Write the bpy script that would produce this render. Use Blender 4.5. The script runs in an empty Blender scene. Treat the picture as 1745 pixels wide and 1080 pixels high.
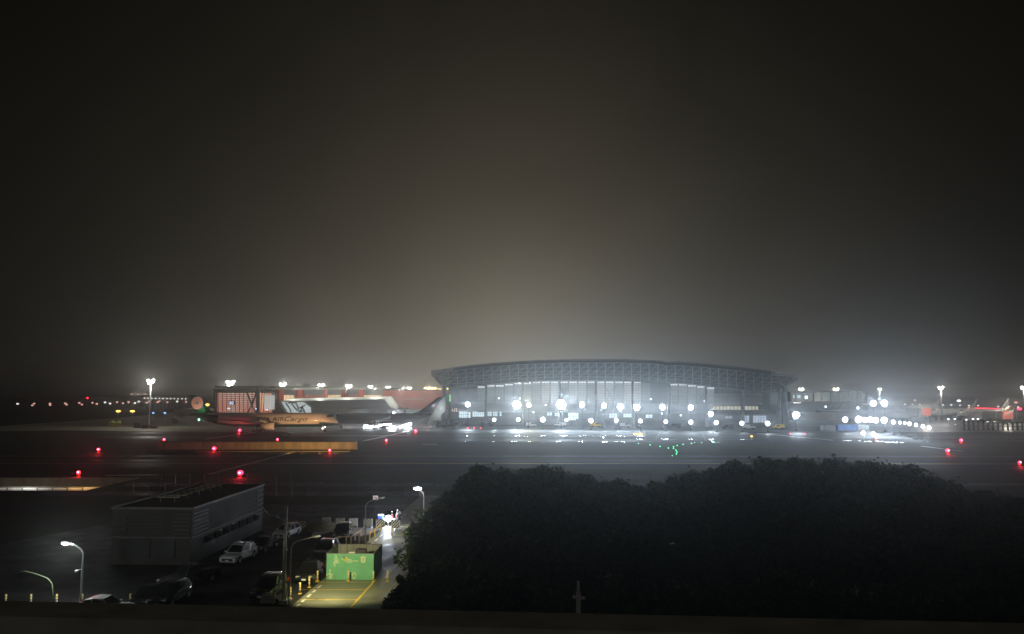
import bpy, bmesh, math, random
from mathutils import Vector, Matrix
R = random.Random(11)
PI = math.pi
sc = bpy.context.scene
COL = sc.collection

# ------------------------------------------------------------------ camera, sky, exposure
FPX = 1300.0
PITCH = math.atan(128 / FPX)
CH = 17.0
cam = bpy.data.cameras.new('camera')
cam.sensor_width = 36; cam.lens = 36 * FPX / 1745
cam.clip_start = 0.1; cam.clip_end = 12000
co = bpy.data.objects.new('camera', cam); COL.objects.link(co)
co.location = (0, 0, CH); co.rotation_euler = (PI / 2 + PITCH, 0, 0)
sc.camera = co
sc.view_settings.view_transform = 'Standard'; sc.view_settings.look = 'None'
sc.view_settings.exposure = 0; sc.view_settings.gamma = 1
sc.cycles.use_denoising = True
try: sc.cycles.denoiser = 'OPENIMAGEDENOISE'
except Exception: pass
sc.cycles.max_bounces = 4; sc.cycles.diffuse_bounces = 2; sc.cycles.glossy_bounces = 2
sc.cycles.volume_bounces = 0; sc.cycles.transmission_bounces = 2
sc.cycles.caustics_reflective = False; sc.cycles.caustics_refractive = False
sc.cycles.sample_clamp_indirect = 3.0

W = bpy.data.worlds.new('World'); sc.world = W; W.use_nodes = True
nt = W.node_tree; nt.nodes.clear()
def N(nt, t, **k):
    n = nt.nodes.new(t)
    for a, b in k.items(): setattr(n, a, b)
    return n
def mth(nt, op, a, b=None, clamp=False):
    n = N(nt, 'ShaderNodeMath', operation=op); n.use_clamp = clamp
    for i, v in enumerate((a, b)):
        if v is None: continue
        if isinstance(v, (int, float)): n.inputs[i].default_value = v
        else: nt.links.new(v, n.inputs[i])
    return n.outputs[0]
def build_sky():
    # low cloud lit from below by the airport: brightest low over the terminal
    L = nt.links
    tc = N(nt, 'ShaderNodeTexCoord'); sp = N(nt, 'ShaderNodeSeparateXYZ')
    L.new(tc.outputs['Generated'], sp.inputs[0])
    x, y, z = sp.outputs
    el = mth(nt, 'ARCSINE', mth(nt, 'MAXIMUM', z, 0.0))
    az = mth(nt, 'ARCTAN2', x, y)
    def glow(az0, A, E, amp, soft):
        u = mth(nt, 'DIVIDE', mth(nt, 'SUBTRACT', az, az0), A)
        v = mth(nt, 'DIVIDE', el, E)
        q = mth(nt, 'SQRT', mth(nt, 'ADD', mth(nt, 'ADD', mth(nt, 'MULTIPLY', u, u), mth(nt, 'MULTIPLY', v, v)), soft))
        return mth(nt, 'MULTIPLY', mth(nt, 'EXPONENT', mth(nt, 'MULTIPLY', q, -1.0)), amp)
    def tint(s, col):
        m = N(nt, 'ShaderNodeVectorMath', operation='SCALE')
        m.inputs[0].default_value = col; L.new(s, m.inputs['Scale']); return m.outputs[0]
    def vadd(a, b):
        m = N(nt, 'ShaderNodeVectorMath', operation='ADD'); L.new(a, m.inputs[0]); L.new(b, m.inputs[1]); return m.outputs[0]
    g1 = tint(glow(-0.01, 0.15, 0.150, SKY[0], 0.25), (1.0, 0.86, 0.62))
    g2 = tint(glow(0.03, 0.16, 0.055, SKY[1], 0.2), (0.90, 1.0, 1.02))
    nz = N(nt, 'ShaderNodeTexNoise'); nz.inputs['Scale'].default_value = 3.2; nz.inputs['Detail'].default_value = 7; nz.inputs['Distortion'].default_value = .6
    L.new(tc.outputs['Generated'], nz.inputs['Vector'])
    mod = mth(nt, 'ADD', mth(nt, 'MULTIPLY', nz.outputs['Fac'], 0.7), 0.65)
    # added glow for an unseen city behind the viewer, lifting parapet and near fronts
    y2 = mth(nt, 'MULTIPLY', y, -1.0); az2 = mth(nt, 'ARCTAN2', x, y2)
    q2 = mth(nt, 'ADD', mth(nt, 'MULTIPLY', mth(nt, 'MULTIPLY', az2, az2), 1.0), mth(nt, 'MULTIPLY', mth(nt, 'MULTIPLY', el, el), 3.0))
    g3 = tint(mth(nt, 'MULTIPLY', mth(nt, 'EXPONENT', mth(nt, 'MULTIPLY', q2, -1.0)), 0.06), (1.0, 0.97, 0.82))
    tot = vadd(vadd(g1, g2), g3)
    m = N(nt, 'ShaderNodeVectorMath', operation='SCALE'); L.new(tot, m.inputs[0]); L.new(mod, m.inputs['Scale'])
    base = N(nt, 'ShaderNodeVectorMath', operation='ADD'); L.new(m.outputs[0], base.inputs[0])
    base.inputs[1].default_value = (SKY[2], SKY[2] * 0.95, SKY[2] * 0.7)
    bg = N(nt, 'ShaderNodeBackground'); L.new(base.outputs[0], bg.inputs[0]); bg.inputs[1].default_value = 1
    # a faint night share of the physical sky, sun far below
    st = N(nt, 'ShaderNodeTexSky', sky_type='NISHITA'); st.sun_disc = False; st.sun_elevation = math.radians(-8)
    b2 = N(nt, 'ShaderNodeBackground'); L.new(st.outputs[0], b2.inputs[0]); b2.inputs[1].default_value = 0.05
    ad = N(nt, 'ShaderNodeAddShader'); L.new(bg.outputs[0], ad.inputs[0]); L.new(b2.outputs[0], ad.inputs[1])
    o = N(nt, 'ShaderNodeOutputWorld'); L.new(ad.outputs[0], o.inputs[0])
SKY = (0.335, 0.07, 0.0020)
build_sky()
HAZE_DENSITY = 0.00044
FLOOD_W = 21000.0      # apron floodlights
POST_W = 2200.0        # low lamps under them
MAST_W = 15000.0

# ------------------------------------------------------------------ pixel -> place helpers
def ray(px, py):
    cx, cy = (px - 872.5) / FPX, (540 - py) / FPX
    c, s = math.cos(PITCH), math.sin(PITCH)
    return Vector((cx, c - s * cy, s + c * cy))
def G(px, py, z=0.0):
    d = ray(px, py); t = (z - CH) / d.z
    return Vector((d.x * t, d.y * t, z))
def A(px, py, Y):
    d = ray(px, py); t = Y / d.y
    return Vector((d.x * t, Y, CH + d.z * t))

# ------------------------------------------------------------------ mesh builder
class MB:
    def __init__(s): s.v = []; s.f = []; s.m = []; s.sm = []; s.mi = 0
    def add(s, vs, fs, smooth=False):
        o = len(s.v); s.v += [tuple(v) for v in vs]
        for f in fs: s.f.append(tuple(i + o for i in f)); s.m.append(s.mi); s.sm.append(smooth)
        return s
    def box(s, c, d, rz=0.0, rot=None):
        hx, hy, hz = d[0] / 2, d[1] / 2, d[2] / 2
        M = rot if rot is not None else Matrix.Rotation(rz, 3, 'Z')
        vs = [Vector(c) + M @ Vector((sx * hx, sy * hy, sz * hz)) for sz in (-1, 1) for sy in (-1, 1) for sx in (-1, 1)]
        return s.add(vs, [(0, 2, 3, 1), (4, 5, 7, 6), (0, 1, 5, 4), (2, 6, 7, 3), (0, 4, 6, 2), (1, 3, 7, 5)])
    def hexa(s, a, b):   # two quads (4 points each), front and back
        return s.add(list(a) + list(b), [(0, 1, 2, 3), (7, 6, 5, 4), (0, 4, 5, 1), (1, 5, 6, 2), (2, 6, 7, 3), (3, 7, 4, 0)])
    def bar(s, p, q, w, h=None):
        p, q = Vector(p), Vector(q); d = (q - p)
        if d.length < 1e-6: return s
        h = h or w; z = d.normalized(); up = Vector((0, 0, 1)) if abs(z.z) < .95 else Vector((0, 1, 0))
        x = z.cross(up).normalized() * w / 2; y = x.cross(z).normalized() * h / 2
        return s.hexa([p - x - y, p + x - y, p + x + y, p - x + y], [q - x - y, q + x - y, q + x + y, q - x + y])
    def tube(s, pts, rs, n=8, cap=True):
        pts = [Vector(p) for p in pts]
        if isinstance(rs, (int, float)): rs = [rs] * len(pts)
        vs = []; prev = None
        for i, p in enumerate(pts):
            d = (pts[min(i + 1, len(pts) - 1)] - pts[max(i - 1, 0)]).normalized()
            if prev is None:
                a = Vector((1, 0, 0)) if abs(d.x) < .9 else Vector((0, 1, 0)); x = d.cross(a).normalized()
            else: x = (prev - d * prev.dot(d)).normalized()
            prev = x; y = d.cross(x)
            for k in range(n):
                t = 2 * PI * k / n; vs.append(p + (x * math.cos(t) + y * math.sin(t)) * rs[i])
        fs = []
        for i in range(len(pts) - 1):
            for k in range(n): fs.append((i * n + k, i * n + (k + 1) % n, (i + 1) * n + (k + 1) % n, (i + 1) * n + k))
        s.add(vs, fs, True)
        if cap:
            o = len(s.v) - len(vs)
            for r0 in (0, (len(pts) - 1) * n): s.f.append(tuple(o + r0 + k for k in range(n))); s.m.append(s.mi); s.sm.append(False)
        return s
    def ball(s, c, r, n=10, k=6, sc=(1, 1, 1)):
        vs = [Vector(c) + Vector((0, 0, r * sc[2]))]
        for i in range(1, k):
            ph = PI * i / k
            for j in range(n):
                t = 2 * PI * j / n
                vs.append(Vector(c) + Vector((r * math.sin(ph) * math.cos(t) * sc[0], r * math.sin(ph) * math.sin(t) * sc[1], r * math.cos(ph) * sc[2])))
        vs.append(Vector(c) - Vector((0, 0, r * sc[2]))); fs = []
        for j in range(n): fs.append((0, 1 + j, 1 + (j + 1) % n)); fs.append((len(vs) - 1, 1 + (k - 2) * n + (j + 1) % n, 1 + (k - 2) * n + j))
        for i in range(k - 2):
            for j in range(n): a = 1 + i * n + j; b = 1 + i * n + (j + 1) % n; fs.append((a, a + n, b + n, b))
        return s.add(vs, fs, True)
    def build(s, name, mats, parent=None, bevel=0):
        me = bpy.data.meshes.new(name); me.from_pydata(s.v, [], s.f)
        if not isinstance(mats, (list, tuple)): mats = [mats]
        for m in mats: me.materials.append(m)
        me.polygons.foreach_set('material_index', s.m); me.polygons.foreach_set('use_smooth', s.sm)
        bm = bmesh.new(); bm.from_mesh(me); bmesh.ops.recalc_face_normals(bm, faces=bm.faces); bm.to_mesh(me); bm.free()
        me.update()
        o = bpy.data.objects.new(name, me); COL.objects.link(o)
        if parent: o.parent = parent
        if bevel:
            b = o.modifiers.new('bevel', 'BEVEL'); b.width = bevel; b.segments = 2; b.limit_method = 'ANGLE'
        return o
def slab(mb, x0, y0, x1, y1, Y, t):      # block whose front face spans these sight lines at distance Y
    f = [A(x0, y0, Y), A(x1, y0, Y), A(x1, y1, Y), A(x0, y1, Y)]
    return mb.hexa(f, [p + Vector((0, t, 0)) for p in f])
def tag(o, label=None, cat=None, group=None, kind=None):
    if label: o['label'] = label
    if cat: o['category'] = cat
    if group: o['group'] = group
    if kind: o['kind'] = kind
    return o
def thing(name, label, cat, loc=(0, 0, 0), rz=0, group=None):
    o = bpy.data.objects.new(name, None); COL.objects.link(o); o.location = loc; o.rotation_euler = (0, 0, rz)
    o.empty_display_size = .2
    return tag(o, label, cat, group)
def copy_tree(o, parent=None):
    c = o.copy(); COL.objects.link(c)
    if parent: c.parent = parent
    for ch in list(KIDS.get(o.name, o.children)): copy_tree(ch, c)
    return c
KIDS = {}
def dup(root, loc, rz, label, group=None):
    c = copy_tree(root); c.location = loc; c.rotation_euler = (0, 0, rz); c['label'] = label
    if group: c['group'] = group
    return c
def lamp(name, loc, power, col, r=0.3, parent=None, spot=None, aim=None, blend=.6):
    l = bpy.data.lights.new(name, 'SPOT' if spot else 'POINT'); l.energy = power; l.color = col; l.shadow_soft_size = r
    if spot: l.spot_size = math.radians(spot); l.spot_blend = blend
    o = bpy.data.objects.new(name, l); COL.objects.link(o); o.location = loc
    if aim is not None: o.rotation_euler = (Vector(aim) - Vector(loc)).to_track_quat('-Z', 'Y').to_euler()
    if parent: o.parent = parent
    return o
def ordn(i):
    w = ['first', 'second', 'third', 'fourth', 'fifth', 'sixth', 'seventh', 'eighth', 'ninth', 'tenth', 'eleventh', 'twelfth', 'thirteenth',
         'fourteenth', 'fifteenth', 'sixteenth', 'seventeenth', 'eighteenth', 'nineteenth', 'twentieth', 'twenty-first', 'twenty-second', 'twenty-third', 'twenty-fourth']
    return w[i]

def ord_any(i): return ordn(i) if i < 24 else 'last'
# ------------------------------------------------------------------ materials
def pm(name, col, rough=.6, metal=0.0, var=.25, scale=1.0, bump=0.0, detail=5, coat=0, rvar=.1, spec=.5, stretch=None):
    m = bpy.data.materials.new(name); m.use_nodes = True; t = m.node_tree; b = t.nodes['Principled BSDF']; L = t.links
    tc = N(t, 'ShaderNodeTexCoord'); nz = N(t, 'ShaderNodeTexNoise'); nz.inputs['Scale'].default_value = scale; nz.inputs['Detail'].default_value = detail
    src = tc.outputs['Object']
    if stretch:
        mp = N(t, 'ShaderNodeMapping'); mp.inputs['Scale'].default_value = stretch; L.new(src, mp.inputs[0]); src = mp.outputs[0]
    L.new(src, nz.inputs['Vector'])
    mx = N(t, 'ShaderNodeMix', data_type='RGBA')
    mr = N(t, 'ShaderNodeMapRange'); mr.inputs[1].default_value = .3; mr.inputs[2].default_value = .7; L.new(nz.outputs['Fac'], mr.inputs[0])
    L.new(mr.outputs[0], mx.inputs['Factor'])
    mx.inputs['A'].default_value = (*[c * (1 - var) for c in col], 1); mx.inputs['B'].default_value = (*[min(1, c * (1 + var)) for c in col], 1)
    L.new(mx.outputs['Result'], b.inputs['Base Color'])
    r2 = N(t, 'ShaderNodeMapRange'); r2.inputs[1].default_value = .3; r2.inputs[2].default_value = .7
    r2.inputs[3].default_value = max(.02, rough - rvar); r2.inputs[4].default_value = min(1, rough + rvar)
    L.new(nz.outputs['Fac'], r2.inputs[0]); L.new(r2.outputs[0], b.inputs['Roughness'])
    b.inputs['Metallic'].default_value = metal; b.inputs['Specular IOR Level'].default_value = spec
    if coat: b.inputs['Coat Weight'].default_value = coat; b.inputs['Coat Roughness'].default_value = .08
    if bump:
        bp = N(t, 'ShaderNodeBump'); bp.inputs['Strength'].default_value = bump; bp.inputs['Distance'].default_value = .05
        L.new(nz.outputs['Fac'], bp.inputs['Height']); L.new(bp.outputs[0], b.inputs['Normal'])
    return m
def em(name, col, s, base=(.5, .5, .5)):
    m = bpy.data.materials.new(name); m.use_nodes = True; b = m.node_tree.nodes['Principled BSDF']
    b.inputs['Base Color'].default_value = (*base, 1); b.inputs['Emission Color'].default_value = (*col, 1); b.inputs['Emission Strength'].default_value = s
    try: m.cycles.emission_sampling = 'NONE'
    except Exception: pass
    return m
def lit_glass(name, c1, c2, s, scale=.35, stretch=(1, 1, 1), lo=.35, hi=.65):
    # a lit window: the room behind gives patches of stronger and weaker light
    m = em(name, c1, s, (.1, .12, .13)); t = m.node_tree; b = t.nodes['Principled BSDF']; L = t.links
    tc = N(t, 'ShaderNodeTexCoord'); mp = N(t, 'ShaderNodeMapping'); mp.inputs['Scale'].default_value = stretch
    L.new(tc.outputs['Object'], mp.inputs[0]); nz = N(t, 'ShaderNodeTexNoise'); nz.inputs['Scale'].default_value = scale; nz.inputs['Detail'].default_value = 3
    L.new(mp.outputs[0], nz.inputs[0]); mr = N(t, 'ShaderNodeMapRange'); mr.inputs[1].default_value = lo; mr.inputs[2].default_value = hi; L.new(nz.outputs['Fac'], mr.inputs[0])
    mx = N(t, 'ShaderNodeMix', data_type='RGBA'); mx.inputs['A'].default_value = (*c1, 1); mx.inputs['B'].default_value = (*c2, 1)
    L.new(mr.outputs[0], mx.inputs['Factor']); L.new(mx.outputs['Result'], b.inputs['Emission Color']); b.inputs['Roughness'].default_value = .15
    return m
M = {}
M['ground'] = pm('grass_ground', (.035, .045, .022), .8, spec=.08, var=.5, scale=.05, rvar=.1)
M['apron'] = pm('wet_apron_concrete', (.08, .09, .097), .5, spec=.08, var=.35, scale=.02, rvar=.16, bump=.0, stretch=(.35, 2.6, 1), detail=8)
M['taxi'] = pm('wet_asphalt_taxiway', (.025, .029, .033), .65, spec=.04, var=.4, scale=.02, rvar=.2, stretch=(.3, 3, 1), detail=8)
M['dryapron'] = pm('pale_concrete', (.26, .26, .2), .6, var=.3, scale=.03, stretch=(.5, 2, 1))
M['lot'] = pm('car_park_asphalt', (.016, .016, .018), .6, spec=.2, var=.4, scale=.4, rvar=.15)
M['road'] = pm('wet_road', (.17, .17, .13), .52, var=.35, scale=.45, rvar=.2, bump=.05, detail=9)
M['white_paint'] = pm('white_road_paint', (.62, .62, .6), .5, var=.25, scale=3)
M['yellow_paint'] = pm('yellow_road_paint', (.75, .5, .06), .5, var=.25, scale=3)
M['conc'] = pm('concrete', (.3, .3, .28), .75, var=.25, scale=.7, bump=.2)
M['conc_dark'] = pm('stained_concrete', (.06, .061, .054), .8, var=.35, scale=.5, bump=.2)
M['steel'] = pm('galvanised_steel', (.5, .52, .53), .45, .6, var=.15, scale=2)
M['dsteel'] = pm('dark_painted_steel', (.05, .052, .055), .5, .2, var=.2, scale=2)
M['black'] = pm('black_plastic', (.012, .012, .013), .5, var=.3, scale=4)
M['rubber'] = pm('tyre_rubber', (.015, .015, .016), .85, var=.3, scale=8)
M['roof_panel'] = pm('grey_roof_sheet', (.075, .09, .095), .55, .2, var=.25, scale=.15)
M['truss'] = pm('white_truss_steel', (.27, .31, .33), .5, var=.15, scale=.3)
M['facade'] = pm('pale_metal_cladding', (.34, .37, .385), .55, .1, var=.18, scale=.12, stretch=(1, 1, 4))
M['facade_d'] = pm('grey_spandrel', (.17, .19, .2), .55, .1, var=.2, scale=.2)
M['mull'] = pm('mullion', (.15, .165, .175), .5, .3, var=.2, scale=.5)
M['louvre'] = pm('pale_louvre', (.42, .44, .4), .6, var=.15, scale=.2)
M['red_wall'] = pm('salmon_wall', (.42, .16, .12), .75, var=.2, scale=.1)
M['red_col'] = pm('red_column', (.5, .1, .06), .7, var=.2, scale=.2)
M['grey_louvre'] = pm('grey_green_louvre', (.42, .46, .42), .6, var=.2, scale=.15, stretch=(.3, .3, 3))
M['roof_dark'] = pm('dark_roof_fascia', (.1, .1, .09), .7, var=.2, scale=.2)
M['flood'] = em('floodlight_glow', (.88, .94, 1), 14)
M['flood_w'] = em('warm_floodlight_glow', (1, .93, .74), 12)
M['flood_y'] = em('sodium_floodlight_glow', (1, .72, .28), 9)
M['street'] = em('street_lamp_glow', (.93, 1, .97), 14)
M['red'] = em('red_lamp_glow', (1, .015, .05), 9)
M['red_core'] = em('red_lamp_core', (1, .25, .35), 8)
M['green'] = em('green_lamp_glow', (.05, 1, .35), 2.4)
M['amber'] = em('amber_lamp_glow', (1, .62, .12), 3)
M['pink'] = em('distant_lamp_glow', (1, .5, .4), 1.1)
M['palew'] = em('distant_white_lamp', (.95, .95, .9), 1.6)
M['small_w'] = em('small_white_lamp', (.9, .95, 1), 3)
M['blue_l'] = em('blue_lamp_glow', (.25, .55, 1), 1.8)
M['hall_glass'] = lit_glass('hall_glass', (.85, .55, .45), (.95, .32, .22), .62, .09, (1, 1, .6))
M['warm_glass'] = lit_glass('warm_window_glass', (1, .8, .5), (1, .62, .3), 1.0, .3)
M['cool_glass'] = lit_glass('cool_window_glass', (.6, .85, .92), (.85, .95, 1), .95, .5, (1, 1, 2))
M['curtain_a'] = lit_glass('curtain_glass', (.42, .5, .52), (.62, .68, .7), .3, .12, (1, 1, 3))
M['curtain_b'] = lit_glass('curtain_glass_dim', (.3, .37, .41), (.5, .56, .6), .2, .12, (1, 1, 3))
M['curtain_c'] = lit_glass('curtain_glass_bright', (.6, .66, .64), (.75, .8, .8), .42, .2, (1, 1, 3))
M['top_glass'] = lit_glass('clerestory_glass', (.8, .9, .95), (1, 1, 1), .9, .3)
M['leaf'] = pm('leaf', (.04, .07, .026), .55, var=.5, scale=.5, spec=.1)
M['bark'] = pm('bark', (.08, .065, .045), .9, var=.3, scale=4, bump=.4)
M['green_panel'] = pm('green_hoarding', (.17, .47, .27), .45, var=.12, scale=.8)
M['green_side'] = pm('green_hoarding_side', (.09, .3, .16), .4, var=.2, scale=.8)
M['pale_mark'] = pm('cream_print', (.72, .78, .5), .5, var=.05)
M['white_car'] = pm('white_car_paint', (.78, .79, .8), .3, var=.04, coat=1)
M['black_car'] = pm('black_car_paint', (.015, .016, .018), .25, .2, var=.2, coat=1)
M['grey_car'] = pm('dark_grey_car_paint', (.05, .055, .06), .28, .3, var=.2, coat=1)
M['glass'] = pm('car_glass', (.012, .014, .016), .06, var=.1, spec=.9)
M['rim'] = pm('alloy_rim', (.45, .46, .48), .3, .8, var=.1)
M['plate'] = pm('number_plate', (.75, .75, .75), .45, var=.05)
M['hlamp'] = pm('headlamp_lens', (.7, .75, .8), .08, .5, var=.1, spec=1)
M['tlamp'] = pm('tail_lamp_lens', (.4, .02, .02), .2, var=.1)
M['orange'] = pm('orange_post', (.9, .33, .05), .5, var=.1, scale=3)
M['yellow'] = pm('yellow_post', (.85, .58, .08), .5, var=.1, scale=3)
M['reflect'] = pm('reflective_band', (.85, .85, .8), .35, var=.05)
M['plane_w'] = pm('aircraft_white', (.66, .66, .66), .4, var=.08, scale=.2, coat=.3)
M['plane_g'] = pm('aircraft_dark_green', (.012, .05, .03), .35, var=.15, scale=.2, coat=.3)
M['plane_b'] = pm('aircraft_dark_blue', (.014, .019, .027), .5, var=.15, scale=.2)
M['plane_grey'] = pm('aircraft_grey', (.2, .21, .23), .4, var=.1, scale=.2)
M['emblem'] = pm('tail_emblem', (.85, .38, .28), .5, var=.08)
M['emb_green'] = pm('emblem_green', (.03, .3, .08), .5, var=.1)
M['emb_line'] = pm('emblem_line', (.5, .2, .14), .5, var=.1)
M['tail_green'] = pm('tail_green_panel', (.01, .2, .05), .4, var=.1, scale=.2)
M['text_dark'] = pm('dark_lettering', (.03, .035, .03), .5, var=.1)
M['redbox'] = pm('red_cladding', (.62, .09, .05), .5, var=.12, scale=.3)
M['blue_sign'] = pm('blue_sign_face', (.05, .12, .6), .45, var=.08)
M['sign_w'] = pm('white_sign_face', (.75, .72, .68), .5, var=.06)
M['pad'] = pm('pale_paving', (.3, .27, .28), .6, var=.2, scale=.6)
M['orange_wall'] = pm('concrete_panel_wall', (.42, .4, .34), .75, var=.3, scale=.25, stretch=(2.5, 2.5, .5))
M['leaf2'] = pm('leaf_light', (.065, .105, .032), .55, var=.45, scale=.6, spec=.1)

# ------------------------------------------------------------------ the ground, roads, sheets
AZ = math.radians(2.3)                      # the site's long axis, a little right of straight ahead
UX = Vector((math.cos(AZ), -math.sin(AZ), 0)); UY = Vector((math.sin(AZ), math.cos(AZ), 0))
# sunken road pit, left
P_R = G(265, 815); P_N = G(190, 834)
pit_far, pit_near = 153.0, 135.0
pit_x1n = P_N.x * pit_near / P_N.y + 0; pit_x1 = -74.0
def ground():
    mb = MB()
    xs = [-5000, -190, pit_x1, 5000]; ys = [-400, pit_near, pit_far, 9000]
    for i in range(3):
        for j in range(3):
            if i == 1 and j == 1: continue
            mb.add([(xs[i], ys[j], 0), (xs[i + 1], ys[j], 0), (xs[i + 1], ys[j + 1], 0), (xs[i], ys[j + 1], 0)], [(0, 1, 2, 3)])
    tag(mb.build('ground', M['ground']), kind='structure')
ground()
def sheet(name, pts, mat, z=.004):
    mb = MB(); mb.add([(p[0], p[1], z) for p in pts], [tuple(range(len(pts)))])
    return tag(mb.build(name, mat), kind='structure')
sheet('taxiway', [(-160, 268), (260, 262), (420, 305), (420, 322), (-160, 334)], M['taxi'])
sheet('apron', [(-62, 334.5), (420, 322.5), (900, 640), (-200, 640)], M['apron'])
g1 = G(0, 733); 
sheet('concrete_apron', [G(-60, 735.5)[:2], G(120, 733)[:2], G(345, 736)[:2], (-62.3, 334.5), (-201, 640), G(420, 690)[:2][0:2], G(200, 712)[:2], G(0, 726)[:2]], M['dryapron'], .004)
for k, (a, b, w) in enumerate([((350, 748), (452, 734), 1.4), ((356, 808), (505, 769), 1.0), ((620, 751), (690, 736), 1.6), ((480, 742), (700, 742), 1.6),
                               ((1290, 738), (1420, 750), 1.2), ((1570, 760), (1640, 769), 1.0), ((180, 810), (270, 809), .8), ((720, 757), (745, 757), 1.2)]):
    p, q = G(*a), G(*b); d = (q - p).normalized(); n = Vector((-d.y, d.x, 0)) * w / 2
    sheet('taxiway_marking', [(p - n)[:2], (q - n)[:2], (q + n)[:2], (p + n)[:2]], M['white_paint'], .012)
# wet channel strips across the apron that mirror the lamps
sheet('taxiway', [(-400, 176), (500, 170), (500, 193), (-400, 199)], M['taxi'], .004)
sheet('taxiway_marking', [(-400, 187.2), (500, 181.2), (500, 181.8), (-400, 187.8)], M['yellow_paint'], .010)
sheet('service_road', [(-72, 141), (400, 141), (400, 146), (-72, 146)], M['lot'], .006)
sheet('service_road', [(-400, 206), (500, 200), (500, 205), (-400, 211)], M['lot'], .006)
for k in range(26):
    x = -150 + k * 22 + R.uniform(-3, 3); sheet('slab_joint', [(x, 270), (x + .5, 270), (x + 14.5, 332), (x + 14, 332)], M['lot'], .008)
M['wet'] = pm('standing_water', (.03, .032, .035), .2, var=.2, scale=.05, rvar=.07, spec=.4)
def puddle(px, py, lx, ly):
    c = G(px, py); n = 18; ph = R.uniform(0, 6)
    sheet('puddle', [(c.x + lx * math.cos(2 * PI * k / n) * (1 + .18 * math.sin(3 * k + ph)), c.y + ly * math.sin(2 * PI * k / n) * (1 + .25 * math.sin(2.3 * k + ph))) for k in range(n)], M['wet'], R.uniform(.010, .014))
for (x0, x1, y0, y1, n) in ((785, 1100, 727.2, 728.4, 8), (785, 1330, 733.4, 736.5, 17), (800, 1110, 742.3, 742.8, 9), (770, 1250, 752.3, 753, 12), (1080, 1310, 748, 749, 6), (1430, 1540, 750, 754, 3), (630, 700, 734, 735, 3)):
    for k in range(n):
        t = (k + R.uniform(.25, .75)) / n
        puddle(x0 + (x1 - x0) * t, y0 + (y1 - y0) * t, R.uniform(1.2, 3.8), R.uniform(.5, 1.3))
# car park, road, paving
def LU(p, q=None): return p
lot0 = G(-120, 1060)
sheet('car_park', [(-62, 30), (0, 30), (0, 118), (-46, 118), (-62, 76)], M['lot'])
def road_pt(px0, py0, Y):      # follow the site axis from a seen ground point
    p = G(px0, py0); return p + UY * ((Y - p.y) / UY.y)
rl = lambda Y: road_pt(500, 1030, Y); rr = lambda Y: road_pt(690, 1000, Y)
sheet('road', [rl(40)[:2], rr(40)[:2], rr(128)[:2], rl(128)[:2]], M['road'], .010)
sheet('cross_road', [(-80, 128.2), (60, 128.2), (60, 133.5), (-80, 133.5)], M['lot'], .008)
def line_strip(pts, w, mat, name='road_marking', z=.016):
    for p, q in pts:
        p, q = Vector(p), Vector(q); d = (q - p).normalized(); n = Vector((-d.y, d.x, 0)) * w / 2
        sheet(name, [(p - n)[:2], (q - n)[:2], (q + n)[:2], (p + n)[:2]], mat, z)
mid = lambda Y: road_pt(638, 990, Y)
line_strip([(mid(50), mid(71.5)), (road_pt(652, 990, 72), road_pt(652, 990, 84))], .16, M['yellow_paint'])
for py in (1022, 1005, 992):
    p = G(512, py); line_strip([(p, mid(p.y))], .12, M['yellow_paint'])
dl = lambda Y: road_pt(513, 1027, Y)
for k in range(16):
    Y = 55 + k * 1.5
    if Y < 69.8: line_strip([(dl(Y), dl(Y + .95))], .22, M['white_paint'])
dl2 = lambda Y: road_pt(638, 923, Y)
for k in range(9): line_strip([(dl2(87 + k * 2.6), dl2(88.5 + k * 2.6))], .2, M['white_paint'])
for py in (912, 903, 897): line_strip([(G(655, py), G(700, py))], .18, M['yellow_paint'])
line_strip([(G(657, 968), G(690, 968))], .12, M['black']); line_strip([(G(657, 953), G(690, 953))], .12, M['black'])
sheet('pavement', [G(602, 914)[:2], G(626, 912)[:2], G(650, 901)[:2], G(600, 898.5)[:2]], M['pad'], .02)
sheet('pavement', [G(530, 915)[:2], G(560, 908)[:2], G(572, 893)[:2], G(540, 893)[:2]], M['pad'], .02)
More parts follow.
